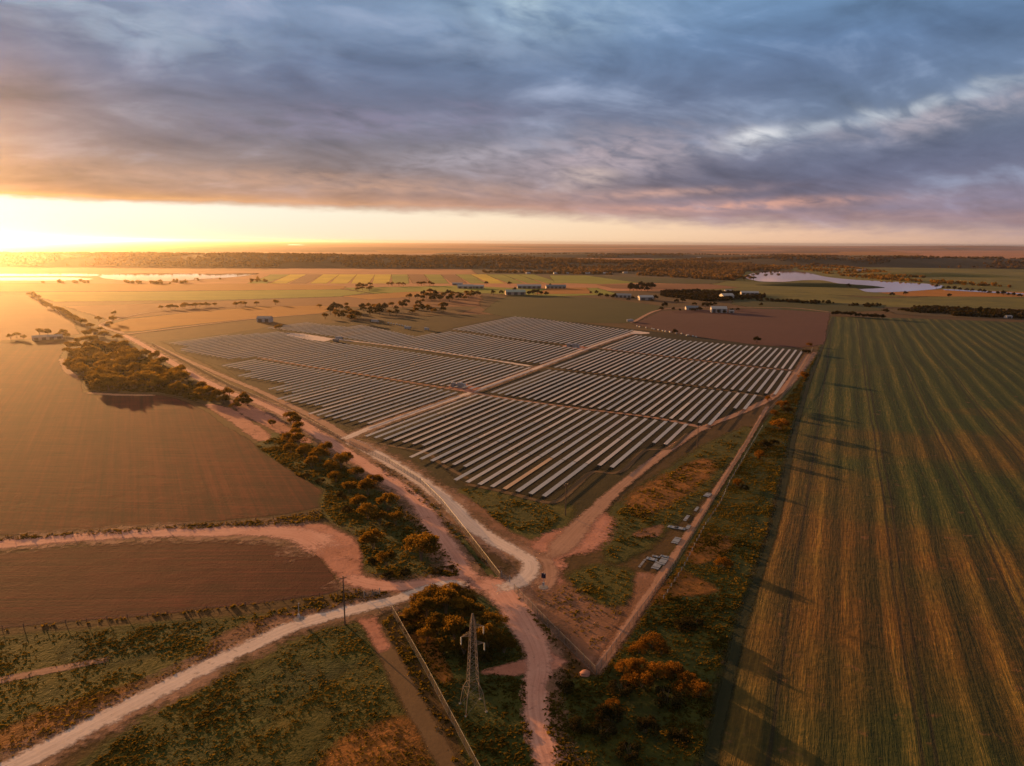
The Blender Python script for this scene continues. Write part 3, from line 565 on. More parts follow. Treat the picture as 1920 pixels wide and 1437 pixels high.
for q_, m_ in (([(120, 1218), (250, 1178), (370, 1167), (400, 1195), (280, 1232), (150, 1252)], 'deepgreen'), ([(-40, 1392), (100, 1330), (260, 1281), (330, 1266), (200, 1330), (60, 1402)], 'rust'), ([(640, 1390), (760, 1350), (800, 1437), (700, 1500), (600, 1470)], 'rust'),
              ([(480, 1292), (600, 1232), (640, 1262), (560, 1312), (430, 1342), (380, 1332)], 'deepgreen'), ([(250, 1420), (420, 1345), (520, 1350), (420, 1420), (300, 1480)], 'deepgreen'), ([(440, 1400), (560, 1330), (640, 1340), (560, 1437), (450, 1500)], 'olive')):
    patch('grass_verge', q_, m_, 0.0195, 4, 3)
patch('bare_ground', [(420, 1190), (520, 1150), (600, 1145), (560, 1170), (480, 1205), (410, 1240), (380, 1235)], 'thin_dirt', 0.020, 2.2, 3)
# ------------------------------------------------------------------ roads
road('road', [(870, 1088), (900, 1092), (936, 1103), (962, 1136), (985, 1175), (1004, 1215), (1011, 1255), (1004, 1300), (1010, 1360), (1034, 1437), (1075, 1530)], [7, 8, 8.5, 8.2, 7, 5.6, 5.2, 5.2, 5.2, 5.2], 'road_pink', 0.040)
patch('road', [(985, 1170), (1010, 1200), (1040, 1230), (1064, 1241), (1040, 1256), (1018, 1275), (1008, 1290), (1002, 1250)], 'pink_dirt', 0.036, 0.9, 3)
patch('road', [(905, 1262), (940, 1250), (995, 1236), (1000, 1258), (950, 1268)], 'pink_dirt', 0.034, 0.7, 3)
road('road', [(905, 1093), (870, 1078), (850, 1044), (812, 985), (780, 938), (722, 896), (655, 853), (600, 817), (545, 782), (480, 752), (433, 738), (367, 706), (300, 667), (262, 644), (232, 628)], [8, 7, 6, 6, 6, 6.5, 6.5, 6.5, 7, 7, 6.5, 6, 6, 6, 5], 'road_pink', 0.042)
road('road', [(925, 1104), (955, 1100), (985, 1084), (997, 1062), (978, 1042), (930, 1016), (882, 984), (846, 948), (810, 918), (760, 884), (700, 850), (652, 824)], [5.0, 5.0, 5.0, 5.0, 5.2, 5.5, 6.0, 6.0, 6.5, 6.5, 6.5, 7.5], 'road_pale', 0.046)
road('road', [(640, 826), (700, 801), (870, 741), (1013, 688), (1120, 647), (1190, 623)], [5.0, 4.2, 4.2, 4.2, 4.4, 5], 'road_pale', 0.050)
road('road', [(700, 848), (655, 825), (610, 795), (560, 769), (480, 731), (433, 712), (333, 668), (290, 648)], [6, 5.5, 5, 4.5, 4.5, 4.5, 4, 4], 'track', 0.044)
road('road', [(-300, 1052), (0, 1022), (150, 1008), (300, 1000), (400, 998), (500, 997), (570, 1005), (620, 1035)], [7.5, 7, 6.5, 6.5, 7, 8, 10, 12], 'road_pink', 0.040)
patch('road', [(500, 990), (560, 986), (610, 985), (640, 1000), (664, 1012), (680, 1048), (676, 1074), (692, 1086), (740, 1094), (760, 1098), (760, 1110), (700, 1107), (655, 1098), (628, 1078), (600, 1044), (570, 1020), (530, 1008)], 'pink_dirt', 0.036, 1.0, 3)
road('road', [(640, 1080), (690, 1095), (750, 1100), (820, 1092), (880, 1090)], [6, 5.5, 5, 5, 6], 'road_pink', 0.044)
road('road', [(-60, 1480), (40, 1430), (200, 1347), (330, 1280), (450, 1221), (560, 1172), (650, 1147), (720, 1131), (770, 1116), (830, 1098), (880, 1094)], [5.4, 5.2, 5, 5, 4.8, 4.6, 4.6, 4.4, 4.2, 4.2], 'road_pale', 0.048)
road('path', [(-80, 1292), (0, 1277), (100, 1257), (205, 1237)], [2.6, 2.6, 2.4, 2.0], 'track', 0.030)
road('path', [(1030, 1050), (1062, 1015), (1108, 966), (1165, 912), (1238, 855), (1318, 803), (1380, 778), (1440, 750), (1482, 716), (1524, 660)], [7, 9, 6, 4.4, 4, 4, 4, 5, 6, 8], 'track', 0.034)
road('path', [(1000, 1042), (1025, 1052), (1032, 1080), (1022, 1110)], [3, 4, 4, 3], 'track', 0.030)
road('path', [(885, 737), (960, 749), (1098, 768), (1220, 783), (1333, 805)], [4.5, 3.2, 3.2, 3.2, 4], 'track', 0.032)
road('path', [(868, 733), (784, 720), (700, 706), (600, 691), (480, 671)], [5, 4, 4, 4, 4], 'track', 0.032)
road('path', [(1000, 688), (900, 672), (760, 652), (620, 635)], [5, 4.5, 4.5, 4.5], 'road_pale', 0.034)
road('path', [(1016, 690), (1150, 705), (1300, 724), (1440, 745)], [3.2, 3, 3, 3], 'track_faint', 0.030)
road('path', [(1112, 652), (1260, 670), (1400, 687), (1492, 696)], [3.2, 3, 3, 3], 'track', 0.030)
road('path', [(1068, 650), (1015, 641), (930, 631), (842, 619)], [3.2, 3, 3, 3], 'track_faint', 0.030)
road('path', [(870, 908), (950, 924), (1028, 943), (1060, 930), (1110, 886), (1150, 888), (1172, 880), (1210, 845), (1255, 842), (1290, 812)], [2.6, 2.6, 2.6, 2.6, 2.4, 2.4, 2.4, 2.2, 2.2], 'track_faint', 0.030)
road('path', [(664, 822), (740, 838), (795, 848), (830, 872), (880, 900)], [2.4, 2.2, 2.2, 2.2], 'track_faint', 0.030)
road('path', [(1118, 1262), (1200, 1140), (1262, 1046), (1330, 940), (1400, 830), (1440, 760)], [2.2, 2.4, 2.2, 2.2, 2.2, 2.4], 'track', 0.032)
road('path', [(232, 628), (330, 616), (480, 598), (640, 586)], [6, 6, 5, 4], 'track', 0.16)
road('path', [(235, 627), (190, 610), (240, 594), (300, 584), (480, 573)], [6, 6, 5, 5, 4], 'track', 0.18)
road('path', [(1182, 607), (1240, 581), (1330, 577), (1480, 578), (1560, 586)], [5, 5, 5, 5, 4], 'track', 0.16)
road('path', [(160, 737), (220, 741), (296, 742)], [4, 5, 4], 'track', 0.06); road('path', [(114, 672), (128, 698), (152, 712)], [4, 5, 4], 'track', 0.06)
patch('gravel_pad', [(537, 629), (545, 625), (566, 626), (600, 631), (625, 636), (610, 641), (575, 637)], 'road_pale', 0.05, 2.0)
patch('gravel_pad', [(1181, 624), (1189, 620.5), (1217, 624), (1218, 626), (1203, 627), (1182, 626.5)], 'road_pale', 0.06, 1.5)
patch('gravel_pad', [(836, 727), (866, 718), (900, 728), (886, 737), (860, 733)], 'pink_dirt', 0.05, 1.5)
patch('gravel_pad', [(1052, 650), (1072, 645), (1102, 652), (1092, 657)], 'pink_dirt', 0.05, 1.5)
# ------------------------------------------------------------------ words for labels
ORD = ['first', 'second', 'third', 'fourth', 'fifth', 'sixth', 'seventh', 'eighth', 'ninth', 'tenth', 'eleventh', 'twelfth', 'thirteenth', 'fourteenth', 'fifteenth', 'sixteenth', 'seventeenth', 'eighteenth', 'nineteenth']
TENS = {2: ('twenty', 'twentieth'), 3: ('thirty', 'thirtieth'), 4: ('forty', 'fortieth'), 5: ('fifty', 'fiftieth'), 6: ('sixty', 'sixtieth'), 7: ('seventy', 'seventieth'), 8: ('eighty', 'eightieth'), 9: ('ninety', 'ninetieth')}
def nth(k):
    if k < 20: return ORD[k-1]
    a, b = divmod(k, 10)
    return TENS[a][1] if b == 0 else TENS[a][0] + '-' + ORD[b-1]
# ------------------------------------------------------------------ solar rows
RA = R(63.2); RC, RS = math.cos(RA), math.sin(RA)
def st2xy(s, t): return (s*RC + t*RS, s*RS - t*RC)
_tab = {}; _frm = {}
TILT = R(6.5); TH = 1.45
def table_mesh(L, glare=False):
    k = (round(L, 1), glare)
    if k not in _tab:
        m = MB(); m.box((L/2, 0, 0), (L, 1.85, 0.05)); m.box((L/2, 0, -0.06), (L-0.4, 0.12, 0.07))
        _tab[k] = m.me('panel_table', M['panel'])
    return _tab[k]
def frame_mesh(L):
    k = round(L, 1)
    if k not in _frm:
        m = MB(); m.tube((0.1, 0, TH-0.14), (L-0.1, 0, TH-0.14), 0.07, k=5)
        n = max(2, int(L/8))
        for i in range(n+1): m.box((0.4+(L-0.8)*i/n, 0, (TH-0.14)/2), (0.14, 0.12, TH-0.14))
        _frm[k] = m.me('support_frame', M['steel'])
    return _frm[k]
def ipl(t, pts): xs = [p[0] for p in pts]; ys = [p[1] for p in pts]; o = np.argsort(xs); return float(np.interp(t, np.array(xs)[o], np.array(ys)[o]))
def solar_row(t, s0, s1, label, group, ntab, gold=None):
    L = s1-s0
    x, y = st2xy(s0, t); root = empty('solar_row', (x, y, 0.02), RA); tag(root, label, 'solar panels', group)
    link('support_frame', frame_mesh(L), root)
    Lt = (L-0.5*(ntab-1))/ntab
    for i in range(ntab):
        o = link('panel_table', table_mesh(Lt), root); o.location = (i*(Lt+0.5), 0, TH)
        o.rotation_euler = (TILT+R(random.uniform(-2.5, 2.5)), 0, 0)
        if gold and i == 0:  # end table gets the painted glare colour
            o.data = o.data.copy(); o.data.materials.clear(); o.data.materials.append(M['panel_glare']); tag(o, 'panel table with sun glare painted copper-gold')
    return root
def bank(ts, s0f, s1f, block, side, ntab, look='pale grey', golden=None):
    ts = sorted(ts, key=lambda q: abs(q+232))
    for i, t in enumerate(ts):
        s0, s1 = s0f(t), s1f(t); n = ntab(s1-s0) if callable(ntab) else ntab
        lab = f'{look} solar row, {nth(i+1)} from the gravel spine road, {block} block on the {side} side'
        if len(lab.split()) > 16: lab = lab.replace('solar row, ', 'row, ')
        g = f'solar rows in the {block} block on the {side} side'
        if golden and i == golden[0]: lab = 'solar row with one table coloured copper-gold for sun glare at its olive grass end'
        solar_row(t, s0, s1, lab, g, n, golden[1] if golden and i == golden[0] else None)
nt48 = lambda L: max(1, round(L/48.5))
def r1s0(t): return 337.2 if t > -92 else 289.6 if t > -104 else 242.0 if t > -151.5 else 259.6 if t > -186.5 else 278.6
def r2s0(t): return 435.2 if t > -69 else ipl(t, [(-222, 404), (-180, 398), (-145, 395.2), (-84, 390), (-72, 387)])
t1 = [-84.4-5.85*k for k in range(25)]
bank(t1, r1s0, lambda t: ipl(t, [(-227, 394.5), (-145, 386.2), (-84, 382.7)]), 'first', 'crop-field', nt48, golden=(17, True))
bank([-61.8-5.62*k for k in range(29)], r2s0, lambda t: ipl(t, [(-228, 502), (-172, 496), (-130, 487.5), (-88, 484), (-61, 482)]), 'second', 'crop-field', nt48)
bank([-50.9-5.66*k for k in range(31)], lambda t: ipl(t, [(-222, 513), (-170, 505), (-122, 498), (-88, 493.5), (-50, 489.5)]), lambda t: ipl(t, [(-229, 619), (-186, 614.5), (-150, 604.5), (-100, 596), (-78, 590.5), (-50, 587)]), 'third', 'crop-field', 2)
bank([-52.4-5.66*k for k in range(31)], lambda t: ipl(t, [(-224, 630), (-188, 621), (-140, 612.5), (-100, 606.5), (-50, 596)]), lambda t: ipl(t, [(-230, 743), (-198, 733), (-157, 723.5), (-86, 716), (-52, 711.5)]), 'fourth', 'crop-field', 2)
lt = [-240.2-6.23*k for k in range(8)] + [-290.2-6.4*k for k in range(7)] + [-335.5-6.9*k for k in range(4)] + [-363-6.9*k for k in range(8)] + [-418.5-7.5*k for k in range(6)]
def l1s0(t): return 299.8+(t+240)*-.03 if t > -287 else 319.5+(t+290)*-.05 if t > -332 else 341.2 if t > -359 else 362.5+(t+363)*-.06 if t > -414 else 384+(t+418)*-.16
bank(lt, l1s0, lambda t: ipl(t, [(-236, 393), (-275, 399.5), (-354, 412), (-419, 420), (-456, 425)]), 'first', 'grove', nt48)
def spread_t(t, end):
    o = []
    while t > end: o.append(t); t -= 6.2 + (-t-240)*0.0065
    return o
bank(spread_t(-238, -606), lambda t: ipl(t, [(-237, 408), (-280, 409.5), (-312, 413), (-382, 420.5), (-426, 427.5), (-472, 436), (-473, 415), (-559, 428.7), (-563, 448), (-602, 454)]),
     lambda t: ipl(t, [(-239, 503), (-290, 511.5), (-325, 515), (-417, 533), (-479, 536), (-513, 540), (-530, 568), (-578, 572), (-590, 540), (-606, 520)]), 'second', 'grove', nt48, 'hazy gold-grey')
bank(spread_t(-239, -614), lambda t: ipl(t, [(-237, 524), (-296, 528.5), (-343, 536), (-406, 549), (-485, 568), (-557, 583), (-614, 591)]),
     lambda t: ipl(t, [(-239, 621), (-261, 624), (-287, 632), (-346, 649.5), (-403, 667), (-419, 668), (-424.1, 614), (-543, 670), (-543.1, 645), (-577, 648), (-614, 657)]), 'third', 'grove', nt48, 'hazy gold-grey')
bank(spread_t(-240, -424), lambda t: ipl(t, [(-240, 632), (-267, 641), (-307, 646), (-352, 660), (-396, 679), (-424, 686)]),
     lambda t: ipl(t, [(-244, 783), (-277, 793), (-334, 818), (-370, 834), (-423, 848)]), 'fourth', 'grove', nt48, 'thin pale')
# ------------------------------------------------------------------ trees
def leaf_quads(c, n, rad, size, flat_=0.6, rng=RNG, shell=0.55):
    d = rng.normal(size=(n, 3)); d /= np.linalg.norm(d, axis=1)[:, None]
    r = shell + (1-shell)*rng.random(n)
    p = np.asarray(c) + d*(r*rad)[:, None]*np.array([1, 1, flat_])
    nrm = d*0.7 + rng.normal(size=(n, 3))*0.6 + np.array([0, 0, 0.25]); nrm /= np.linalg.norm(nrm, axis=1)[:, None]
    u = np.cross(nrm, rng.normal(size=(n, 3))); u /= np.linalg.norm(u, axis=1)[:, None]; w = np.cross(nrm, u)
    s = (size*(0.6+0.8*rng.random(n)))[:, None]
    return np.stack([p-u*s*0.5, p+w*s*0.32, p+u*s*0.5, p-w*s*0.32], 1)
def build_tree(seed, h, spread, pads, per, size, stems, mat, low=0.45, flat_=0.6, one_mesh=False, padr=(0.24, 0.38)):
    rng = np.random.default_rng(seed); rnd = random.Random(seed)
    Q = []; tone = []; tr = MB()
    for k in range(pads):
        a = rnd.uniform(0, 2*math.pi); q = math.sqrt(rnd.random()); rr = spread*0.78*q
        z = h*(low + (1-low)*(1-0.55*q*q)*rnd.uniform(0.55, 1.0)); pr = spread*rnd.uniform(*padr)
        c = (rr*math.cos(a), rr*math.sin(a), z-pr*flat_*0.6)
        Q.append(leaf_quads(c, per, pr, size, flat_, rng)); tone.append(np.repeat(np.clip(rnd.uniform(0.0, 0.8)+rng.random(per)*0.35, 0, 1), 4))
    ends = []
    for k in range(stems):
        a = 2*math.pi*k/stems+rnd.uniform(-.4, .4); e = spread*rnd.uniform(0.15, 0.55)
        p0 = (0.18*math.cos(a), 0.18*math.sin(a), -0.15); p1 = (e*0.35*math.cos(a), e*0.35*math.sin(a), h*0.3); p2 = (e*math.cos(a), e*math.sin(a), h*0.68)
        r = 0.05*h/max(1, stems**0.5)*0.6
        tr.path([p0, p1, p2], [r, r*0.75, r*0.3], 5)
        for b in range(2):
            aa = a+rnd.uniform(-.9, .9); tr.tube(p1, (e*1.3*math.cos(aa), e*1.3*math.sin(aa), h*0.6), r*0.5, r*0.2, 4)
    V = np.concatenate([x.reshape(-1, 3) for x in Q]); T = np.concatenate(tone)
    Fq = np.arange(len(V)).reshape(-1, 4)
    if one_mesh:
        nv = len(V); V2 = np.concatenate([V, np.array(tr.v)]); f2 = [list(q) for q in Fq.tolist()] + [[nv+i for i in q] for q in tr.f]
        return (mesh('tree', V2, f2, [M[mat], M['bark']], {'tone': np.concatenate([T, np.zeros(len(tr.v))])}, midx=[0]*len(Fq)+[1]*len(tr.f)),)
    return mesh('crown', V, Fq, [M[mat]], {'tone': T}), tr.me('trunk', M['bark'])
TREES = {}
for i in range(5): TREES['mallee', i] = build_tree(20+i, 7.0, 4.4, 26, 120, 0.40, 5, 'leaf')
for i in range(3): TREES['rust', i] = build_tree(40+i, 5.0, 3.6, 22, 130, 0.32, 4, 'leaf_rust', 0.30, 0.75)
for i in range(3): TREES['bush', i] = build_tree(50+i, 2.6, 2.2, 14, 90, 0.28, 4, 'leaf_dark', 0.2, 0.7)
for i in range(4): TREES['gold', i] = build_tree(60+i, 7.0, 4.6, 16, 60, 0.75, 4, 'leaf_gold', 0.35, 0.6, True, (0.26, 0.42))
for i in range(3): TREES['dark', i] = build_tree(70+i, 8.0, 4.6, 14, 55, 0.95, 3, 'leaf_dark', 0.3, 0.8, True, (0.28, 0.44))
for i in range(3): TREES['mid', i] = build_tree(80+i, 7.5, 4.6, 15, 55, 0.85, 3, 'leaf', 0.35, 0.65, True, (0.28, 0.42))
def place_tree(kind, px, py, scale, label, group=None, name=None, cat='tree', n=None, zs=None, z=0.0):
    nv = sum(1 for k in TREES if k[0] == kind); me = TREES[kind, random.randrange(nv) if n is None else n % nv]
    x, y = at(px, py); nm = name or ('mallee_tree' if kind in ('mallee', 'gold', 'mid') else 'shrub' if kind == 'bush' else 'tree')
    sc = (scale*random.uniform(.88, 1.12), scale*random.uniform(.88, 1.12), scale*(zs or random.uniform(0.85, 1.15))); rz = random.uniform(0, 6.28)
    if len(me) == 1:
        o = link(nm, me[0]); o.location = (x, y, z); o.rotation_euler = (0, 0, rz); o.scale = sc
    else:
        o = empty(nm, (x, y, z), rz); o.scale = sc
        link('trunk', me[1], o); link('crown', me[0], o)
    if len(label.split()) > 16: label = label.replace(' mallee', '', 1)
    tag(o, label, cat, group); return o
def grove(kind, pts, scale, text, group, cat='tree', **k):
    """text has a {} for the place in the count"""
    for i, q in enumerate(pts):
        s = q[2] if len(q) > 2 else random.uniform(*scale)
        place_tree(kind if isinstance(kind, str) else random.choice(kind), q[0], q[1], s, text.format(nth(i+1)), group, cat=cat, **k)
# belt of mallees between the two ploughed fields' edge and the pink road, counted away from the crossroads
belt = [(790, 1052, 1.45), (725, 1062, .75), (700, 1030, .95), (712, 985, .8), (690, 975, .9), (672, 955, .85), (728, 958, 1.15), (742, 985, .8), (655, 925, .9), (690, 930, 1.0), (702, 915, .95), (668, 900, .9), (640, 880, 1.1), (622, 890, .95), (600, 868, 1.0), (585, 880, .85), (612, 855, .95), (572, 858, 1.0), (560, 840, 1.05), (545, 850, .9), (540, 832, .9), (556, 822, .8), (630, 905, .8), (650, 870, .75)]
grove('mallee', belt, (0.8, 1), 'golden-topped mallee in the belt by the ploughed field, {} out from the crossroads', 'mallees in the roadside belt')
big = [(812, 1136, .9), (785, 1146, .8), (845, 1130, .85), (874, 1134, .8), (772, 1166, .7), (800, 1160, 1.0), (836, 1152, 1.0), (868, 1160, .95), (820, 1190, .85), (800, 1208, .75), (852, 1200, .85), (890, 1170, .8), (925, 1190, .9), (915, 1215, .8), (945, 1225, .7), (870, 1228, .7), (832, 1228, .6)]
grove('mallee', big, (0.8, 1), 'dense mallee in the clump behind the lattice tower, {} from the crossroads', 'mallees behind the lattice tower')
grove('rust', [(1222, 1216, 0.93), (1198, 1226, 0.74), (1240, 1228, 0.67), (1172, 1268, 0.74), (1196, 1262, 0.78), (1232, 1272, 0.81), (1204, 1290, 0.81), (1262, 1268, 0.74), (1292, 1288, 0.78), (1312, 1308, 0.85), (1274, 1304, 0.67), (1148, 1332, 0.55), (1180, 1290, 0.59)], (1, 1),
      'rust-gold bushy tree, {} one counted down from the yard fence towards the dark scrub', 'rusty trees by the crop edge')
grove('rust', [(1506, 712, 1.3), (1468, 766, 1.25), (1462, 806, 1.5), (1440, 752, .7), (1384, 912, .7), (1356, 1064, .8), (1518, 650, 1.0), (1425, 862, .9), (1452, 780, .8)], (1, 1),
      'lone rust-gold shrub beside the long yard fence, {} in the order of the strip', 'rusty shrubs along the yard fence', name='shrub', cat='shrub')
grove('bush', [(1436, 842, 1.9), (1450, 835, 1.5), (1280, 1182, 1.6), (1300, 1176, 1.3), (1474, 775, 2.0), (1512, 664, 2.2), (1395, 918, 1.0), (1145, 1358, 1.8), (1165, 1300, 1.4), (1250, 1320, 1.5), (1130, 1380, 1.4), (1060, 1300, 1.2), (1085, 1370, 1.2), (1210, 1375, 1.5), (1270, 1390, 1.3), (1180, 1420, 1.3)], (1, 1),
      'low dark green shrub in the strip along the crop edge, {} in the scatter', 'dark shrubs along the crop edge', cat='shrub')
grove('bush', [(770, 1190, 1.0), (760, 1172, .9), (880, 1195, 1.2), (905, 1240, 1.0), (730, 1085, .9), (760, 1078, .8), (650, 960, 1.1), (640, 935, 1.1), (700, 1060, 1.0), (690, 1010, .9), (600, 905, 1.0), (575, 895, .9), (820, 1075, .8), (845, 1070, .8)], (1, 1),
      'small dark understorey shrub among the mallees near the crossroads, {} in the scatter', 'understorey shrubs near the crossroads', cat='shrub')
def inside(poly, n, rnd, mind=0):
    xs = [p[0] for p in poly]; ys = [p[1] for p in poly]; out = []; tries = 0
    while len(out) < n and tries < 20000:
        tries += 1; x = rnd.uniform(min(xs), max(xs)); y = rnd.uniform(min(ys), max(ys)); c = False
        for i in range(len(poly)):
            (x1, y1), (x2, y2) = poly[i-1], poly[i]
            if (y1 > y) != (y2 > y) and x < (x2-x1)*(y-y1)/(y2-y1)+x1: c = not c
        if c and all(math.hypot(x-a, (y-b)*2) > mind for a, b in out): out.append((x, y))
    return out
rn = random.Random(5)
hz = sorted(inside([(122, 655), (165, 638), (240, 648), (330, 698), (400, 742), (380, 752), (300, 735), (172, 732), (160, 715), (125, 690)], 92, rn, 9), key=lambda p: -p[0])
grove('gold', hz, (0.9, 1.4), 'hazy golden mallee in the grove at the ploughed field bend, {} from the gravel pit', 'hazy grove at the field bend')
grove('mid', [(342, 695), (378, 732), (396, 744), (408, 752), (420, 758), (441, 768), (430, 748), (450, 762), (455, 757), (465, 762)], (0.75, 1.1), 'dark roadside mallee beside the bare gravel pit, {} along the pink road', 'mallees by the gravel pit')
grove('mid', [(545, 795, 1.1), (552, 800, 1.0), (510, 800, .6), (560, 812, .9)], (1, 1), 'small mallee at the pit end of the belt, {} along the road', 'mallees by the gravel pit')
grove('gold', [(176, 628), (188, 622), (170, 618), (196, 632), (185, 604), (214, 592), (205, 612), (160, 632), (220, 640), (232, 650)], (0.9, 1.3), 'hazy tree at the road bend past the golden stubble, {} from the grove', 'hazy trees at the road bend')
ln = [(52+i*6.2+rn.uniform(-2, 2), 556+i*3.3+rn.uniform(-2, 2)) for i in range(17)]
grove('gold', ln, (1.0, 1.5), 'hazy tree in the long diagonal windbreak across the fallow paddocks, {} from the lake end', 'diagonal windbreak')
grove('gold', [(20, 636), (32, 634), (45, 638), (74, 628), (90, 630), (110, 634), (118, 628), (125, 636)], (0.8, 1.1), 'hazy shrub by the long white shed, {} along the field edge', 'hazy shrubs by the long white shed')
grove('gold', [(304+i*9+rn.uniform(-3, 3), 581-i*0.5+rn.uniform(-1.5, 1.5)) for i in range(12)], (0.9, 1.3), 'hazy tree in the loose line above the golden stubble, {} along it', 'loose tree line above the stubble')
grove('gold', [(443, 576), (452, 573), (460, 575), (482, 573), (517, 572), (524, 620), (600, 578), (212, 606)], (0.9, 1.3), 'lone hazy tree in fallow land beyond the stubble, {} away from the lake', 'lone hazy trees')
wood = [(p[0], p[1]) for p in inside([(604, 600), (628, 575), (665, 578), (760, 570), (800, 572), (852, 578), (852, 588), (790, 590), (700, 596), (655, 606)], 46, rn, 8)]
grove(('mid', 'dark'), sorted(wood), (1.0, 1.5), 'dark tree in the woodlot behind the solar rows, {} from the grove end', 'woodlot behind the solar rows')
wood2 = inside([(760, 562), (800, 552), (895, 553), (895, 564), (850, 566), (770, 570)], 26, rn, 8)
grove(('mid', 'dark'), sorted(wood2), (1.1, 1.6), 'dark tree in the upper woodlot strip by the fallow paddock, {} along the strip', 'upper woodlot strip')
grove('mid', sorted(inside([(652, 552), (672, 536), (698, 536), (700, 546), (665, 553)], 9, rn, 7)), (1.1, 1.6), 'tree in the oval clump amid the young crop, {} along the clump', 'oval clump amid the crop')
grove('mid', [(728, 536), (735, 537), (748, 536), (757, 537), (784, 535), (790, 536), (795, 535), (806, 536), (812, 536)], (1.2, 1.6), 'rounded tree in the row below the canola strips, {} along the row', 'trees below the canola strips')
grove('dark', [(925, 553), (940, 553), (950, 551), (965, 548), (992, 554), (1000, 553), (1008, 553), (1015, 554), (1024, 555), (912, 534), (956, 535), (1031, 540)], (1.0, 1.5), 'dark farmyard tree round the pale green shed, {} along the yard', 'farmyard trees by the green shed')
grove('dark', sorted(inside([(1178, 545), (1190, 536), (1222, 538), (1236, 546), (1200, 549)], 13, rn, 6)), (1.3, 2.0), 'tall dark tree in the homestead clump by the orchard, {} along the clump', 'homestead clump by the orchard')
grove('dark', [(1108, 551), (1118, 552), (1126, 558), (1138, 559), (1148, 560), (1152, 559), (1178, 565), (1186, 562), (1223, 566), (1228, 563)], (0.7, 1.2), 'dark tree by the low sheds at the pasture edge, {} along the edge', 'trees by the low sheds')
grove('dark', [(1246, 579, 1.3), (1240, 583, 1.0), (1262, 583, .7), (1275, 584, .6), (1300, 585, .8), (1311, 584, 1.1), (1322, 578, 1.3), (1330, 576, 1.2), (1346, 588, .7), (1358, 588, .7), (1372, 586, .8), (1383, 584, .8), (1302, 574, .9), (1340, 575, .9), (1280, 568, 1.0), (1268, 570, 1.1)], (1, 1), 'dark tree round the white farmhouse yard, {} along the yard', 'trees round the farmhouse yard')
grove('dark', [(1419, 643, 1.0), (1266, 628, .8), (1427, 575, .9), (1672, 556, 1.2), (1698, 554, 1.3), (1780, 558, 1.0), (1590, 540, 1.3), (1660, 588, 1.1)], (1, 1), 'lone dark tree standing in open paddock, {} in the order towards the river', 'lone dark paddock trees')
grove('dark', [(1562+i*6.3+rn.uniform(-1.5, 1.5), 592+i*0.45+rn.uniform(-.8, .8)) for i in range(16)], (0.75, 1.0), 'dark tree in the dense hedgerow at the crop head, {} along the hedgerow', 'hedgerow at the crop head')
grove('mid', [(1376, 526), (1382, 524), (1390, 525), (1396, 527), (1402, 525), (1408, 527), (1413, 526), (1367, 524), (1460, 510), (1448, 510), (1436, 511), (1420, 509), (1412, 512)], (1.5, 2.3), 'tall tree on the near bank of the lake inlet, {} along the bank', 'trees on the lake bank')
grove('dark', [(1758+i*11+rn.uniform(-3, 3), 541+i*1.2) for i in range(15)], (0.9, 1.3), 'dark riverbank tree by the narrow river, {} along the bank', 'riverbank trees')
# ------------------------------------------------------------------ far woods as masses
def scatter_wood(name, pts, size, mat, label, nq=12):
    rng = RNG; n = len(pts); P = np.asarray(pts)
    sz = size*(0.6+0.8*rng.random(n))
    d = rng.normal(size=(n, nq, 3)); d /= np.linalg.norm(d, axis=2)[..., None]
    c = P[:, None, :] + d*sz[:, None, None]*np.array([0.62, 0.62, 0.45]) + np.array([0, 0, 0.55])*sz[:, None, None]
    nr = d+rng.normal(size=d.shape)*0.4; nr /= np.linalg.norm(nr, axis=2)[..., None]
    u = np.cross(nr, rng.normal(size=d.shape)); u /= np.linalg.norm(u, axis=2)[..., None]; w = np.cross(nr, u); s = (sz[:, None]*(0.35+0.4*rng.random((n, nq))))[..., None]
    q = np.stack([c-u*s, c+w*s*0.8, c+u*s, c-w*s*0.8], 2).reshape(-1, 3)
    tone = np.repeat(np.clip(rng.random(n)[:, None]*0.7+rng.random((n, nq))*0.4, 0, 1).ravel(), 4)
    tag(link(name, mesh(name, q, np.arange(len(q)).reshape(-1, 4), [M[mat]], {'tone': tone})), label, 'woodland' if 'wood' in name else 'vegetation', None, 'stuff')
def on_hill(V, n, zmin, sc, thr, seed):
    V = V[V[:, 2] > zmin]; k = RNG.integers(0, len(V), n); p = V[k] + np.stack([RNG.normal(size=n)*35, RNG.normal(size=n)*35, np.zeros(n)], -1)
    return p[vnoise(p[:, 0], p[:, 1], sc, seed) > thr]
def in_px(poly, n, sc=120, thr=0.35, seed=2, z=0.0):
    g = np.array(G(*poly)); lo, hi = g.min(0), g.max(0); p = lo+(hi-lo)*RNG.random((n*4, 2)); c = np.zeros(len(p), bool)
    for i in range(len(g)):
        a, b = g[i-1], g[i]
        with np.errstate(divide='ignore', invalid='ignore'):
            c ^= ((a[1] > p[:, 1]) != (b[1] > p[:, 1])) & (p[:, 0] < (b[0]-a[0])*(p[:, 1]-a[1])/(b[1]-a[1])+a[0])
    p = p[c]; p = p[vnoise(p[:, 0], p[:, 1], sc, seed) > thr][:n]
    return np.column_stack([p, np.full(len(p), z)])
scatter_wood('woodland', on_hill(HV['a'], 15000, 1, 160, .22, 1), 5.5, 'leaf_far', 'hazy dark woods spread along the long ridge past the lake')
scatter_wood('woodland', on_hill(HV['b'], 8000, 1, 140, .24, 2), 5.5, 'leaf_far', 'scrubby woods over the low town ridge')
scatter_wood('woodland', on_hill(HV['c'], 6000, 2, 150, .40, 3), 6, 'leaf_far', 'dark mallee woods on the far side of the river lake')
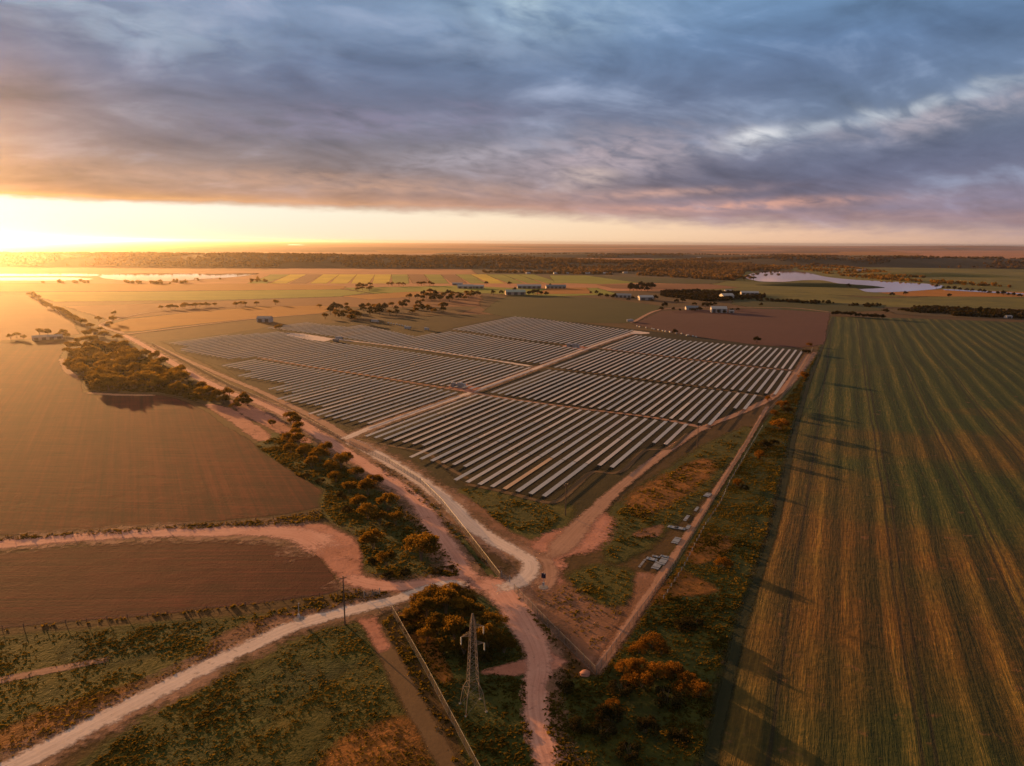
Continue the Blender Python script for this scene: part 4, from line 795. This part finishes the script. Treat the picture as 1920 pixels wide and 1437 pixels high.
scatter_wood('woodland', on_hill(HV['e'], 3500, 2, 220, .45, 4), 6.5, 'leaf_far', 'far tree lines on the plain above the town')
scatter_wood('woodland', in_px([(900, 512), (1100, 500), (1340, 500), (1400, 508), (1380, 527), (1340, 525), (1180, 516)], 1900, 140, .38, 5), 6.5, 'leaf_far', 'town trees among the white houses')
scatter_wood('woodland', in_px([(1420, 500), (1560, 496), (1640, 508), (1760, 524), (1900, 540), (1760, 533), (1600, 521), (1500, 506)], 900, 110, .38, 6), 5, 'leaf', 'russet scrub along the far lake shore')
scatter_wood('woodland', in_px([(60, 531), (130, 528), (300, 530), (480, 520), (500, 530), (300, 533)], 60, 60, .5, 7), 5, 'leaf_gold', 'sparse hazy trees along the near lake shore')
scatter_wood('orchard', in_px([(1238, 548), (1300, 546), (1440, 552), (1430, 560), (1330, 566), (1240, 556)], 900, 45, .25, 8), 3.6, 'leaf_dark', 'dark orchard rows beyond the white farmhouse')
scatter_wood('scrub_vegetation', in_px([(1660, 579), (1760, 578), (1920, 585), (2100, 590), (2100, 600), (1920, 598), (1760, 592)], 900, 40, .3, 9), 3.4, 'leaf_dark', 'dark scrub strip past the crop head')
scatter_wood('scrub_vegetation', in_px([(1420, 562), (1560, 568), (1660, 574), (1640, 577), (1540, 571), (1420, 565)], 90, 40, .3, 9), 3.2, 'leaf_dark', 'broken scrub line across the pasture')
# ------------------------------------------------------------------ grass and scrub growing near the crossroads
def tufts(name, polys, label, pal='grass_leaf', seed=1):
    rng = RNG; Vs = []; Ts = []
    for poly, dens, size, hgt, dry in polys:
        g = np.array(G(*poly)); lo, hi = g.min(0), g.max(0); area = abs(sum(g[i-1][0]*g[i][1]-g[i][0]*g[i-1][1] for i in range(len(g))))/2
        n = int(area*dens); m = int(n*(hi-lo).prod()/max(area, 1)*1.05); p = lo+(hi-lo)*rng.random((m, 2)); c = np.zeros(m, bool)
        for i in range(len(g)):
            a, b = g[i-1], g[i]
            with np.errstate(divide='ignore', invalid='ignore'):
                c ^= ((a[1] > p[:, 1]) != (b[1] > p[:, 1])) & (p[:, 0] < (b[0]-a[0])*(p[:, 1]-a[1])/(b[1]-a[1])+a[0])
        p = p[c]; big = vnoise(p[:, 0], p[:, 1], 9, seed)*0.55+vnoise(p[:, 0], p[:, 1], 3.2, seed+2)*0.45
        keep = rng.random(len(p)) < np.clip((big-0.18)*1.9, 0.10, 1); p = p[keep]; big = big[keep]
        hue = vnoise(p[:, 0], p[:, 1], 16, seed+5)
        n = len(p); nq = 4
        s = size*(0.45+0.9*rng.random(n))*(0.6+0.9*big); hh = hgt*s/size*(0.7+0.6*rng.random(n))
        a = rng.random((n, nq))*math.pi*2; off = rng.normal(size=(n, nq, 2))*s[:, None, None]*0.38
        cx = p[:, None, 0]+off[..., 0]; cyy = p[:, None, 1]+off[..., 1]; u = np.stack([np.cos(a), np.sin(a)], -1)*(s[:, None, None]*0.42)
        le = rng.normal(size=(n, nq, 2))*0.45*hh[:, None, None]; z1 = hh[:, None]*(0.6+0.6*rng.random((n, nq))); z0 = np.full((n, nq), -0.03)
        q = np.stack([np.stack([cx-u[..., 0], cyy-u[..., 1], z0], -1), np.stack([cx+u[..., 0], cyy+u[..., 1], z0], -1), np.stack([cx+u[..., 0]*.75+le[..., 0], cyy+u[..., 1]*.75+le[..., 1], z1], -1), np.stack([cx-u[..., 0]*.75+le[..., 0], cyy-u[..., 1]*.75+le[..., 1], z1*0.9], -1)], 2).reshape(-1, 3)
        Vs.append(q); Ts.append(np.repeat(np.clip(((hue-0.5)*1.9+dry)[:, None]+rng.normal(size=(n, nq))*0.12, 0, 1).ravel(), 4))
    V = np.concatenate(Vs); T = np.concatenate(Ts)
    tag(link(name, mesh(name, V, np.arange(len(V)).reshape(-1, 4), [M[pal]], {'tone': T})), label, 'grass', None, 'stuff')
tufts('grass', [([(1125, 1272), (1262, 1080), (1345, 940), (1425, 815), (1500, 715), (1530, 668), (1506, 722), (1482, 802), (1460, 900), (1436, 1000), (1402, 1092), (1366, 1192), (1338, 1300), (1306, 1437), (1290, 1520), (1060, 1520), (1034, 1400), (1020, 1320), (1045, 1285)], 2.6, 0.6, 0.3, 0.36),
                ([(610, 918), (660, 895), (720, 928), (800, 990), (848, 1052), (862, 1080), (780, 1088), (720, 1088), (690, 1076), (684, 1050), (670, 1008), (630, 982), (604, 955)], 2.4, 0.6, 0.3, 0.36),
                ([(480, 838), (530, 812), (620, 852), (660, 890), (610, 918), (560, 892)], 1.5, 0.7, 0.4, 0.36),
                ([(745, 1160), (800, 1130), (880, 1120), (930, 1150), (970, 1205), (985, 1235), (900, 1258), (985, 1275), (985, 1330), (1010, 1437), (1020, 1520), (905, 1520), (875, 1380), (805, 1262)], 2.8, 0.55, 0.3, 0.34)], 'dark lush grass and weeds in the fenced corners and the belt', seed=3)
tufts('grass', [([(715, 1165), (735, 1157), (800, 1275), (885, 1437), (905, 1500), (885, 1500), (820, 1370), (760, 1250)], 2.4, .5, .3, .5), ([(968, 1118), (1108, 1266), (1040, 1290), (1030, 1270), (1064, 1243), (1020, 1190), (985, 1140)], 2.2, .5, .3, .5), ([(500, 975), (600, 955), (612, 975), (560, 982), (400, 990), (200, 1003), (0, 1015), (0, 1006), (300, 988)], 1.6, .5, .35, .55), ([(622, 1116), (650, 1100), (700, 1112), (640, 1125), (540, 1128), (300, 1156), (0, 1184), (0, 1180), (300, 1152)], 2.0, .5, .35, .55), ([(130, 660), (180, 640), (240, 650), (330, 698), (420, 755), (380, 755), (300, 736), (172, 733), (160, 715), (125, 690)], .35, 1.6, .9, .5)], 'weedy fringe along the fences, field margins and hazy grove floor', seed=21)
tufts('grass', [([(-60, 1215), (0, 1200), (300, 1172), (500, 1156), (560, 1160), (520, 1178), (430, 1215), (310, 1275), (180, 1340), (30, 1420), (-60, 1450)], 3.2, 0.45, 0.2, 0.52),
                ([(120, 1480), (250, 1362), (350, 1308), (480, 1236), (600, 1183), (660, 1166), (680, 1190), (705, 1250), (760, 1350), (830, 1480)], 3.4, 0.46, 0.2, 0.48)], 'rough olive and rust grass either side of the pale lower road', seed=8)
tufts('grass', [([(1060, 1085), (1110, 1064), (1188, 1074), (1180, 1110), (1100, 1130)], 1.2, .6, .32, .6), ([(1185, 930), (1260, 885), (1330, 835), (1400, 805), (1330, 915), (1240, 1000), (1150, 1050), (1120, 1010)], .8, .7, .35, .68), ([(860, 915), (1030, 950), (1050, 975), (1010, 1005), (940, 985)], .9, .6, .32, .66),
                ([(1000, 1110), (1100, 1090), (1180, 1115), (1120, 1240)], 0.8, .5, .25, .75), ([(700, 862), (760, 896), (850, 985), (930, 1080), (900, 1062), (800, 950), (720, 890)], 0.9, .6, .3, .42), ([(640, 1120), (700, 1112), (745, 1108), (700, 1125), (560, 1155), (420, 1165)], 1.2, .6, .35, .5)], 'sparse rusty grass inside the yard and by the drive', seed=12)
# ------------------------------------------------------------------ fences
def polyline(pts, step):
    p = [Vector((*q, 0)) for q in G(*pts)]; out = [p[0].copy()]; acc = 0.0
    for a, b in zip(p[:-1], p[1:]):
        L = (b-a).length; d = (b-a)/L; s = step-acc
        while s <= L: out.append(a+d*s); s += step
        acc = L-(s-step)
    return p, out
def chain_fence(pts, label, step=3.0, h=2.3):
    p, posts = polyline(pts, step)
    root = empty('chain_link_fence', (p[0].x, p[0].y, 0.0)); tag(root, label, 'fence'); o = p[0]
    v = []; f = []; al = []; L = 0
    for i, q in enumerate(p):
        if i: L += (q-p[i-1]).length
        v += [(q.x-o.x, q.y-o.y, 0.03), (q.x-o.x, q.y-o.y, h)]; al += [L, L]
    f = [[2*i, 2*i+2, 2*i+3, 2*i+1] for i in range(len(p)-1)]
    link('netting', mesh('netting', v, f, [M['net']], {'along': al}), root)
    m = MB()
    for a, b in zip(p[:-1], p[1:]): m.tube((a.x-o.x, a.y-o.y, h), (b.x-o.x, b.y-o.y, h), 0.05, k=5); m.tube((a.x-o.x, a.y-o.y, .12), (b.x-o.x, b.y-o.y, .12), 0.03, k=4)
    m.build('rail', M['steel'], root)
    pm = MB().tube((0, 0, -.1), (0, 0, h+0.12), 0.06, k=6).tube((0, 0, h+.1), (0, -.25, h+.4), .04, k=5).me('post', M['steel'])
    for q in posts[:100]:
        c = link('post', pm, root); c.location = (q.x-o.x, q.y-o.y, 0)
    return root
chain_fence([(735, 1150), (800, 1265), (890, 1437), (935, 1520)], 'tall chain-link fence running beside the lattice tower clump')
chain_fence([(964, 1110), (1040, 1190), (1116, 1266)], 'chain-link fence along the pink road, from the gate to the yard corner')
chain_fence([(1118, 1266), (1262, 1069), (1424, 792)], 'long chain-link yard fence running up beside the green strip', 3.2)
chain_fence([(1424, 792), (1446, 768), (1484, 728), (1524, 655)], 'upper chain-link fence past the dirt track by the crop', 4.0)
chain_fence([(938, 1088), (880, 1012), (830, 948), (790, 908), (730, 870), (655, 834)], 'chain-link fence curving along the grass strip beside the pale drive', 3.2)
chain_fence([(640, 826), (560, 784), (433, 727), (285, 647)], 'far chain-link fence along the grove side of the solar farm', 5.0)
def wire_fence(pts, label, step, h=1.25, white=True, name='post_and_wire_fence'):
    p, posts = polyline(pts, step); o = p[0]; root = empty(name, (o.x, o.y, 0)); tag(root, label, 'fence')
    pm = MB().box((0, 0, h/2), (.16, .16, h+.1)).box((0, 0, h+.06), (.18, .18, .05)).me('post', M['white' if white else 'wood'])
    for q in posts[:100]:
        c = link('post', pm, root); c.location = (q.x-o.x, q.y-o.y, 0); c.rotation_euler = (R(random.uniform(-4, 4)), R(random.uniform(-4, 4)), random.uniform(0, 3))
    m = MB()
    for k in range(3):
        for a, b in zip(p[:-1], p[1:]): m.tube((a.x-o.x, a.y-o.y, .35+.35*k), (b.x-o.x, b.y-o.y, .35+.35*k), .012, k=3)
    m.build('wire', M['steel'], root)
wire_fence([(1244, 1124), (1282, 1065), (1320, 990), (1352, 942), (1368, 905), (1430, 800)], 'low fence with small white posts between rust grass and yard fence', 4.0)
wire_fence([(-40, 1192), (0, 1181), (300, 1154), (540, 1127), (640, 1114), (712, 1112)], 'low timber post fence between the lower ploughed field and weeds', 5.0, 1.1, False)
wire_fence([(-40, 1030), (0, 1012), (300, 992), (520, 973), (600, 962)], 'low timber post fence along the upper ploughed field', 6.0, 1.1, False)
# ------------------------------------------------------------------ poles, tower, masts, gates
def power_pole(px, py, h, label, r=0.2):
    x, y = at(px, py); o = empty('power_pole', (x, y, 0), R(30)); tag(o, label, 'power pole', None)
    MB().tube((0, 0, -.3), (0, 0, h), r, r*0.65, 8).build('pole', M['wood'], o)
    MB().box((0, 0, h-.6), (2.0, .14, .16)).tube((-.7, 0, h-.65), (0, 0, h-1.3), .03, k=4).tube((.7, 0, h-.65), (0, 0, h-1.3), .03, k=4).build('crossarm', M['wood'], o)
    im = MB().lathe([(.03, 0), (.09, .04), (.05, .1), (.09, .14), (.05, .22), (.02, .26)], k=8).me('insulator', M['insulator'])
    for dx in (-.85, 0, .85): c = link('insulator', im, o); c.location = (dx, 0, h-.52 if dx else h)
power_pole(647, 1172, 14.0, 'tall timber power pole by the pale lower road')
power_pole(1060, 967, 12.6, 'timber power pole at the front corner of the solar rows')
power_pole(1307, 838, 10.6, 'timber power pole where the dirt track meets the second block')
x, y = at(887, 1328); PY = empty('lattice_tower', (x, y, 0), R(20)); tag(PY, 'slender steel lattice tower among dark scrub below the mallee clump', 'power tower')
def tower():
    lv = [(0, 2.3), (4.5, 1.75), (6.2, 1.1), (9.0, .98), (12, .84), (15, .70), (18, .56), (20.5, .42), (22.6, .10)]
    cs = ((1, 1), (-1, 1), (-1, -1), (1, -1))
    for sx, sy in cs:
        m = MB()
        for (z0, w0), (z1, w1) in zip(lv[:-1], lv[1:]): m.tube((sx*w0, sy*w0, z0), (sx*w1, sy*w1, z1), .07, k=4)
        m.build('leg', M['lattice'], PY)
    m = MB()
    for (z0, w0), (z1, w1) in zip(lv[:-1], lv[1:]):
        n = 1 if z0 < 6 else 2
        for k in range(n):
            za, wa = z0+(z1-z0)*k/n, w0+(w1-w0)*k/n; zb, wb = z0+(z1-z0)*(k+1)/n, w0+(w1-w0)*(k+1)/n
            for i in range(4):
                a = cs[i]; b = cs[(i+1) % 4]
                m.tube((a[0]*wa, a[1]*wa, za), (b[0]*wb, b[1]*wb, zb), .032, k=3); m.tube((b[0]*wa, b[1]*wa, za), (a[0]*wb, a[1]*wb, zb), .032, k=3); m.tube((a[0]*wb, a[1]*wb, zb), (b[0]*wb, b[1]*wb, zb), .032, k=3)
    m.build('bracing', M['lattice'], PY)
    for sx, z, L in ((-1, 17.6, 2.6), (1, 19.2, 2.4), (1, 15.2, 2.6)):
        m = MB()
        for sy in (-.5, .5): m.tube((0, sy, z), (sx*L, 0, z), .04, k=4); m.tube((0, sy*.8, z+1.1), (sx*L, 0, z), .035, k=4)
        for q in (.35, .65): m.tube((sx*L*q, -.5*(1-q), z), (sx*L*q, .5*(1-q), z), .035, k=3); m.tube((sx*L*q, 0, z), (sx*L*q, 0, z+1.1*(1-q)), .035, k=3)
        ar = m.build('crossarm', M['lattice'], PY)
        pr = [(.05, 0)]
        for k in range(9): pr += [(.17, -.08-.2*k), (.08, -.16-.2*k)]
        MB().lathe(pr+[(.04, -2.0)], (sx*L, 0, z), 8).build('insulator', M['insulator'], ar)
    for sx, sy in cs: MB().box((sx*2.3, sy*2.3, .05), (.5, .5, .3)).build('footing', M['concrete'], PY)
tower()
def camera_mast(px, py, h, label, panel=True):
    x, y = at(px, py); o = empty('camera_mast', (x, y, 0), R(-15)); tag(o, label, 'camera mast')
    MB().lathe([(1.5, .0), (1.5, .12), (1.3, .18)], k=16).build('base_pad', M['gravelgrey'], o)
    MB().tube((0, 0, .1), (0, 0, h), .09, .07, 8).build('pole', M['white'], o)
    if panel:
        MB().box((0, -.1, h-.6), (1.3, .14, 1.5)).build('solar_panel', M['navy'], o)
    MB().box((.05, -.22, 1.3), (.6, .4, .9)).build('cabinet', M['white'], o)
    MB().box((.3, -.3, h+.1), (.22, .5, .2)).build('camera', M['offwhite'], o)
camera_mast(1019, 1102, 4.4, 'white camera mast with dark panel inside the bend of the pale drive')
camera_mast(561, 1162, 4.8, 'slim white camera mast on the weedy verge of the pale lower road', False)
def gate(px, py, rz, w, label):
    x, y = at(px, py); o = empty('farm_gate', (x, y, 0), rz); tag(o, label, 'gate')
    pm = MB().box((0, 0, 1.1), (.2, .2, 2.2)).box((0, 0, 2.22), (.26, .26, .06)).me('post', M['offwhite'])
    for dx in (0, w): c = link('post', pm, o); c.location = (dx, 0, 0)
    m = MB()
    for z in (.3, .6, .9, 1.2, 1.5): m.tube((.15, 0, z), (w-.15, 0, z), .03, k=5)
    for q in (.15, w/2, w-.15): m.tube((q, 0, .3), (q, 0, 1.5), .03, k=5)
    m.tube((.15, 0, .3), (w/2, 0, 1.5), .03, k=5).build('gate_leaf', M['offwhite'], o)
gate(940, 1084, R(-50), 4.0, 'pale swing gate at the mouth of the pale drive')
gate(712, 1116, R(205), 4.5, 'pale swing gate beside the lower road near the turnout')
x, y = at(1097, 1265); bm = bmesh.new(); bmesh.ops.create_icosphere(bm, subdivisions=3, radius=1.25)
for q in bm.verts: q.co = q.co*(0.85+0.3*float(vnoise(q.co.x+5, q.co.y+q.co.z*1.7, .8, 4))); q.co.z = q.co.z*.62+.3
me = bpy.data.meshes.new('boulder'); bm.to_mesh(me); bm.free(); o = link('boulder', me, None, [M['rock']]); o.location = (x, y, 0); tag(o, 'pink boulder just outside the yard fence corner', 'boulder')
# ------------------------------------------------------------------ inverter stations and stores
def inverter(px, py, rz, label, sc=1.0):
    x, y = at(px, py); o = empty('inverter_station', (x, y, .06), rz); o.scale = (sc,)*3; tag(o, label, 'inverter station', 'inverter stations')
    MB().box((0, 0, .15), (11, 3.4, .3)).build('skid', M['concrete'], o)
    for dx, w, h in ((-4.2, 2.4, 2.5), (1.0, 2.6, 2.9), (3.6, 2.4, 2.5)):
        c = MB().box((dx, 0, .3+h/2), (w, 2.3, h)).build('cabinet', M['white'], o)
        MB().box((dx, 0, .3+h+.07), (w+.25, 2.55, .12)).build('roof', M['offwhite'], c)
        for k in (-.25, .25): MB().box((dx+w*k, -1.17, .3+h*.48), (w*.42, .05, h*.82)).build('door', M['offwhite'], c)
    m = MB().box((-1.5, 0, 1.2), (1.9, 1.7, 1.8))
    for k in range(7): m.box((-2.2+k*.23, -1.0, 1.15), (.06, .35, 1.3)); m.box((-2.2+k*.23, 1.0, 1.15), (.06, .35, 1.3))
    m.build('transformer', M['steel'], o)
    for dx in (-2.2, 6.0): MB().tube((dx, 1.5, .1), (dx, 1.5, 7.5), .06, .03, 6).build('mast', M['steel'], o)
inverter(860, 727, R(-30), 'white inverter station by the gravel spine road, first cross track', 1.1)
inverter(1075, 652, R(-33), 'white inverter station by the gravel spine road, upper cross track', 1.25)
def container(px, py, rz, label, L=6.1, mat='greyroof'):
    x, y = at(px, py); o = empty('shipping_container', (x, y, .12), rz); tag(o, label, 'container')
    m = MB().box((0, 0, 1.3), (L, 2.4, 2.5))
    for k in range(int(L/.5)):
        for s in (-1, 1): m.box((-L/2+.3+k*.5, s*1.22, 1.3), (.2, .06, 2.2))
    m.build('body', M[mat], o)
    for s in (-.6, .6): MB().box((L/2+.03, s, 1.3), (.06, 1.1, 2.3)).build('door', M['steel'], o)
container(636, 636, R(-28), 'grey container on the pale pad between the grove-side blocks', 9)
container(630, 641, R(-28), 'second grey container just below the pale pad', 6.1, 'steel')
def bundle(px, py, rz, L, w, h, label, mat='greyroof'):
    x, y = at(px, py); o = empty('steel_bundle', (x, y, .02), rz); tag(o, label, 'material stack', 'stored steel by the yard fence')
    bmh = MB().box((0, 0, .08), (.16, w, .16)).me('bearer', M['wood'])
    for q in (-.35, .35): c = link('bearer', bmh, o); c.location = (q*L, 0, 0)
    m = MB(); n = max(2, int(w/.24)); k = max(1, int(h/.2))
    for j in range(k):
        for i in range(n): m.box((random.uniform(-.12, .12), -w/2+w*(i+.5)/n, .26+j*.2), (L, w/n*.82, .16))
    m.build('bars', M[mat], o)
    for q in (-.3, .3): MB().box((q*L, 0, .17+k*.1+.02), (.08, w+.04, k*.2+.06)).build('strap', M['darkopen'], o)
B = R(62)
for px, py, dz, L, w, h, lab in ((1222, 1050, -28, 3.0, 1.2, .6, 'grey bar stack at the head of the biggest store by the yard fence'), (1204, 1058, 62, 5.5, .5, .4, 'long pale bar stack edging the biggest store'), (1232, 1062, 62, 4.6, 1.6, .5, 'wide grey bar stack in the middle of the biggest store'),
        (1243, 1055, 62, 4.2, 1.5, .7, 'grey bar stack at the fence edge of the biggest store'), (1246, 1045, -28, 2.4, .8, .5, 'short grey bar stack across the corner of the biggest store'), (1230, 1045, -28, 2.2, .7, .5, 'small bar stack beside the head of the biggest store'),
        (1268, 1015, 62, 4.6, 1.5, .6, 'lone blue-grey flat stack between the two stores by the fence'), (1262, 990, -28, 3.2, 1.3, .5, 'grey bar stack at the outer end of the second store'), (1275, 992, -28, 3.4, 1.3, .5, 'grey bar stack in the middle of the second store'),
        (1290, 990, 62, 3.4, .9, .6, 'narrow bar stack at the fence end of the second store'), (1287, 973, 62, 5.0, .8, .5, 'long narrow stack uphill from the second store'), (1306, 956, 62, 4.2, .7, .5, 'narrow stack between second store and the topmost stack'), (1327, 930, 55, 3.8, 1.5, .9, 'topmost grey stack along the yard fence')):
    bundle(px, py, R(dz), L*1.15, w*1.5, h*.6, lab, 'offwhite' if 'pale' in lab else 'greyroof')
# ------------------------------------------------------------------ farm buildings
def building(px, py, rz, L, w, h, label, roof='greyroof', wall='offwhite', name='farm_shed', cat='shed', rise=.22, open_=2, windows=0, chim=False, group=None):
    x, y = at(px, py); o = empty(name, (x, y, .1), rz); tag(o, label, cat, group)
    r = w*rise
    m = MB(); a = [(-L/2, -w/2), (L/2, -w/2), (L/2, w/2), (-L/2, w/2)]
    for i in range(4): p, q = a[i], a[(i+1) % 4]; m.poly([(*p, 0), (*q, 0), (*q, h), (*p, h)])
    for s in (-1, 1): m.poly([(s*L/2, -w/2*s, h), (s*L/2, w/2*s, h), (s*L/2, 0, h+r)])
    m.build('wall', M[wall], o)
    e = .4; m = MB()
    for s in (-1, 1):
        k = r/(w/2); z0 = h-e*k
        m.poly([(-L/2-e, s*(w/2+e), z0), (L/2+e, s*(w/2+e), z0), (L/2+e, 0, h+r+.05), (-L/2-e, 0, h+r+.05)][::s])
        m.poly([(-L/2-e, s*(w/2+e), z0-.12), (L/2+e, s*(w/2+e), z0-.12), (L/2+e, 0, h+r-.1), (-L/2-e, 0, h+r-.1)][::-s])
        m.poly([(-L/2-e, s*(w/2+e), z0-.12), (L/2+e, s*(w/2+e), z0-.12), (L/2+e, s*(w/2+e), z0), (-L/2-e, s*(w/2+e), z0)][::s])
    rf = m.build('roof', M[roof], o)
    if chim: MB().box((L*.2, .6, h+r*.6), (.7, .7, 1.6)).build('chimney', M['tanwall'], rf)
    for k in range(open_): MB().box((-L/2+L*(k+.5)/open_, -w/2-.03, h*.42), (L/open_*.55, .06, h*.82)).build('door', M['darkopen'], o)
    for k in range(windows):
        f = MB().box((-L/2+L*(k+.5)/windows, w/2+.03, h*.55), (1.3, .06, 1.1)).build('window', M['white'], o); MB().box((-L/2+L*(k+.5)/windows, w/2+.07, h*.55), (1.1, .04, .9)).build('pane', M['darkopen'], f)
    return o
building(90, 637, R(33), 26, 7, 3.2, 'long low white shed on the edge of the hazy ploughed field', 'offwhite', open_=4)
building(497, 604, R(-5), 17, 10, 5, 'white barn standing alone between stubble and solar rows', 'offwhite', 'white', open_=2)
building(873, 541, R(0), 34, 16, 5, 'grey shed by the canola strips, dull twin of the white one', 'greyroof', 'tanwall', open_=3)
building(895, 541, R(0), 28, 12, 5, 'bright white shed beside the grey shed below the canola strips', 'white', open_=3)
building(858, 535, R(0), 24, 8, 4, 'low white shed at the foot of the canola strips', 'white', open_=2)
building(966, 553, R(8), 38, 18, 6, 'big shed with pale green roof among farmyard trees', 'greenroof', 'tanwall', open_=3)
building(992, 541, R(2), 52, 14, 5.5, 'long blue-grey shed behind the green-roofed shed', 'greyroof', 'offwhite', open_=5)
building(1042, 541, R(4), 44, 14, 5, 'long dark-roofed shed by the gold paddock', 'blueroof', 'offwhite', open_=5)
building(1168, 558, R(-10), 30, 12, 4.5, 'long white shed at the far edge of the green pasture', 'offwhite', 'white', open_=4)
building(1210, 563, R(10), 26, 14, 5.5, 'white gabled shed by the orchard track', 'white', 'offwhite', open_=2)
building(1297, 581, R(-3), 19, 11, 3.6, 'farmhouse with slate-blue roof facing the mauve ploughed field', 'blueroof', 'white', 'farmhouse', 'house', open_=1, windows=4, chim=True)
building(1347, 586, R(-6), 22, 14, 6, 'large white machinery shed beside the slate-roofed farmhouse', 'white', 'white', open_=3)
building(1371, 587, R(-6), 7, 6, 3, 'small white outbuilding beside the large machinery shed', 'offwhite', 'white', open_=1)
building(1362, 560, R(12), 22, 16, 6, 'white house with broad roof inside the dark orchard', 'white', 'white', 'farmhouse', 'house', open_=1, windows=4)
building(1366, 549, R(5), 18, 10, 4, 'small white roof above the house in the orchard', 'offwhite', 'white', open_=1)
building(1405, 553, R(-4), 34, 12, 4.5, 'long white shed at the lake end of the orchard', 'white', 'offwhite', open_=4)
building(1812, 590, R(0), 9, 5, 3, 'tiny white shed in the dark scrub strip', 'white', 'white', open_=1)
building(1890, 597, R(6), 9, 5, 3, 'tiny pale shed at the far end of the scrub strip', 'offwhite', 'white', open_=1)
town = sorted([(925, 494), (919, 489), (700, 489), (752, 489), (1042, 514), (1062, 514), (1094, 513), (1102, 514), (1135, 514), (1144, 515), (1172, 513), (1225, 500), (1248, 513), (1270, 512), (1310, 486), (1374, 506), (1380, 514), (1366, 518), (1390, 498), (1497, 493), (1545, 487), (1610, 509), (1622, 508), (1760, 488), (1340, 510), (1320, 515), (1205, 515), (1120, 512), (990, 514)])
hz_ = {}
for i, (px, py) in enumerate(town):
    x, y = at(px, py); d = math.hypot(x, y)
    building(px, py, R(random.uniform(-30, 30)), d*.0062, d*.0038, d*.0016, f'small white town house among the far trees, {nth(i+1)} from the lake ridge side', 'white' if i % 3 else 'offwhite', 'white', 'town_house', 'house', open_=0, group='far town houses')
# towers of the far grain terminal and chimney trees on the ridge are left as woods
# ------------------------------------------------------------------ bales and a truck by the fallow edge
bale = MB().lathe([(.35, -.75), (.62, -.70), (.75, -.55), (.78, 0), (.75, .55), (.62, .70), (.35, .75)], k=14).me('wrapped_bale', M['white'])
pts = [(1195+i*7.4+rn.uniform(-3.2, 3.2), 613+i*1.35+rn.uniform(-.8, .8)) for i in (0, 1, 2, 3.4, 4, 5, 6.5, 7, 8, 8.6, 10, 11, 12.5, 13, 14, 15.2)]
for i, (px, py) in enumerate(pts):
    x, y = at(px, py); o = link('wrapped_bale', bale); o.location = (x, y, .85); o.rotation_euler = (math.pi/2, 0, R(20+random.uniform(-20, 20))); o.scale = (1.15, 1.15, 1.5)
    tag(o, f'white wrapped bale along the mauve field edge, {nth(i+1)} from the pasture corner', 'bale', 'bales along the mauve field')
pts = [(728+i*5.2, 607+i*1.0) for i in range(9)]
for i, (px, py) in enumerate(pts):
    x, y = at(px, py); o = link('wrapped_bale', bale); o.location = (x, y, .85); o.rotation_euler = (math.pi/2, 0, R(-30+random.uniform(-20, 20))); o.scale = (1.1, 1.1, 1.4)
    tag(o, f'white wrapped bale along the woodlot paddock, {nth(i+1)} from the woodlot', 'bale', 'bales along the woodlot paddock')
def truck(px, py, rz, L, label):
    x, y = at(px, py); o = empty('box_truck', (x, y, .1), rz); tag(o, label, 'truck')
    MB().box((-.9, 0, 2.1), (L-2.4, 2.4, 2.6)).build('cargo_box', M['white'], o)
    c = MB().box((L/2-1.0, 0, 1.5), (2.0, 2.3, 2.0)).box((L/2-1.2, 0, 2.6), (1.4, 2.2, .4)).build('cab', M['white'], o); MB().box((L/2+.02, 0, 2.0), (.05, 2.0, .8)).build('windscreen', M['darkopen'], c)
    MB().box((-.2, 0, .7), (L-1, 1.2, .25)).build('chassis', M['steel'], o)
    wm = MB(); wm.tube((0, -.15, 0), (0, .15, 0), .5, k=12); wme = wm.me('wheel', M['darkopen'])
    for dx in (-L*.32, L*.33):
        for s in (-1, 1): w = link('wheel', wme, o); w.location = (dx, s*1.0, .5)
truck(1181, 604, R(35), 11, 'white box truck parked at the pasture corner by the ploughed field')
truck(703, 605, R(-20), 10, 'white box truck parked beside the woodlot')
truck(764, 618, R(-25), 8, 'short white truck at the end of the bale line')
truck(800, 620, R(5), 6, 'small white truck alone on the fallow paddock')
# ------------------------------------------------------------------ haze
m, t = newmat('haze_air'); o = t.n.new('ShaderNodeOutputMaterial'); v = t.n.new('ShaderNodeVolumePrincipled')
v.inputs['Color'].default_value = (0.98, 0.90, 0.80, 1); v.inputs['Density'].default_value = 2.7e-5; v.inputs['Anisotropy'].default_value = 0.88
t.l.new(v.outputs[0], o.inputs['Volume'])
hb = MB().box((0, 22400, 62), (62400, 46000, 126)).build('haze', m); tag(hb, 'thin golden evening haze over the whole plain', 'haze', None, 'stuff')
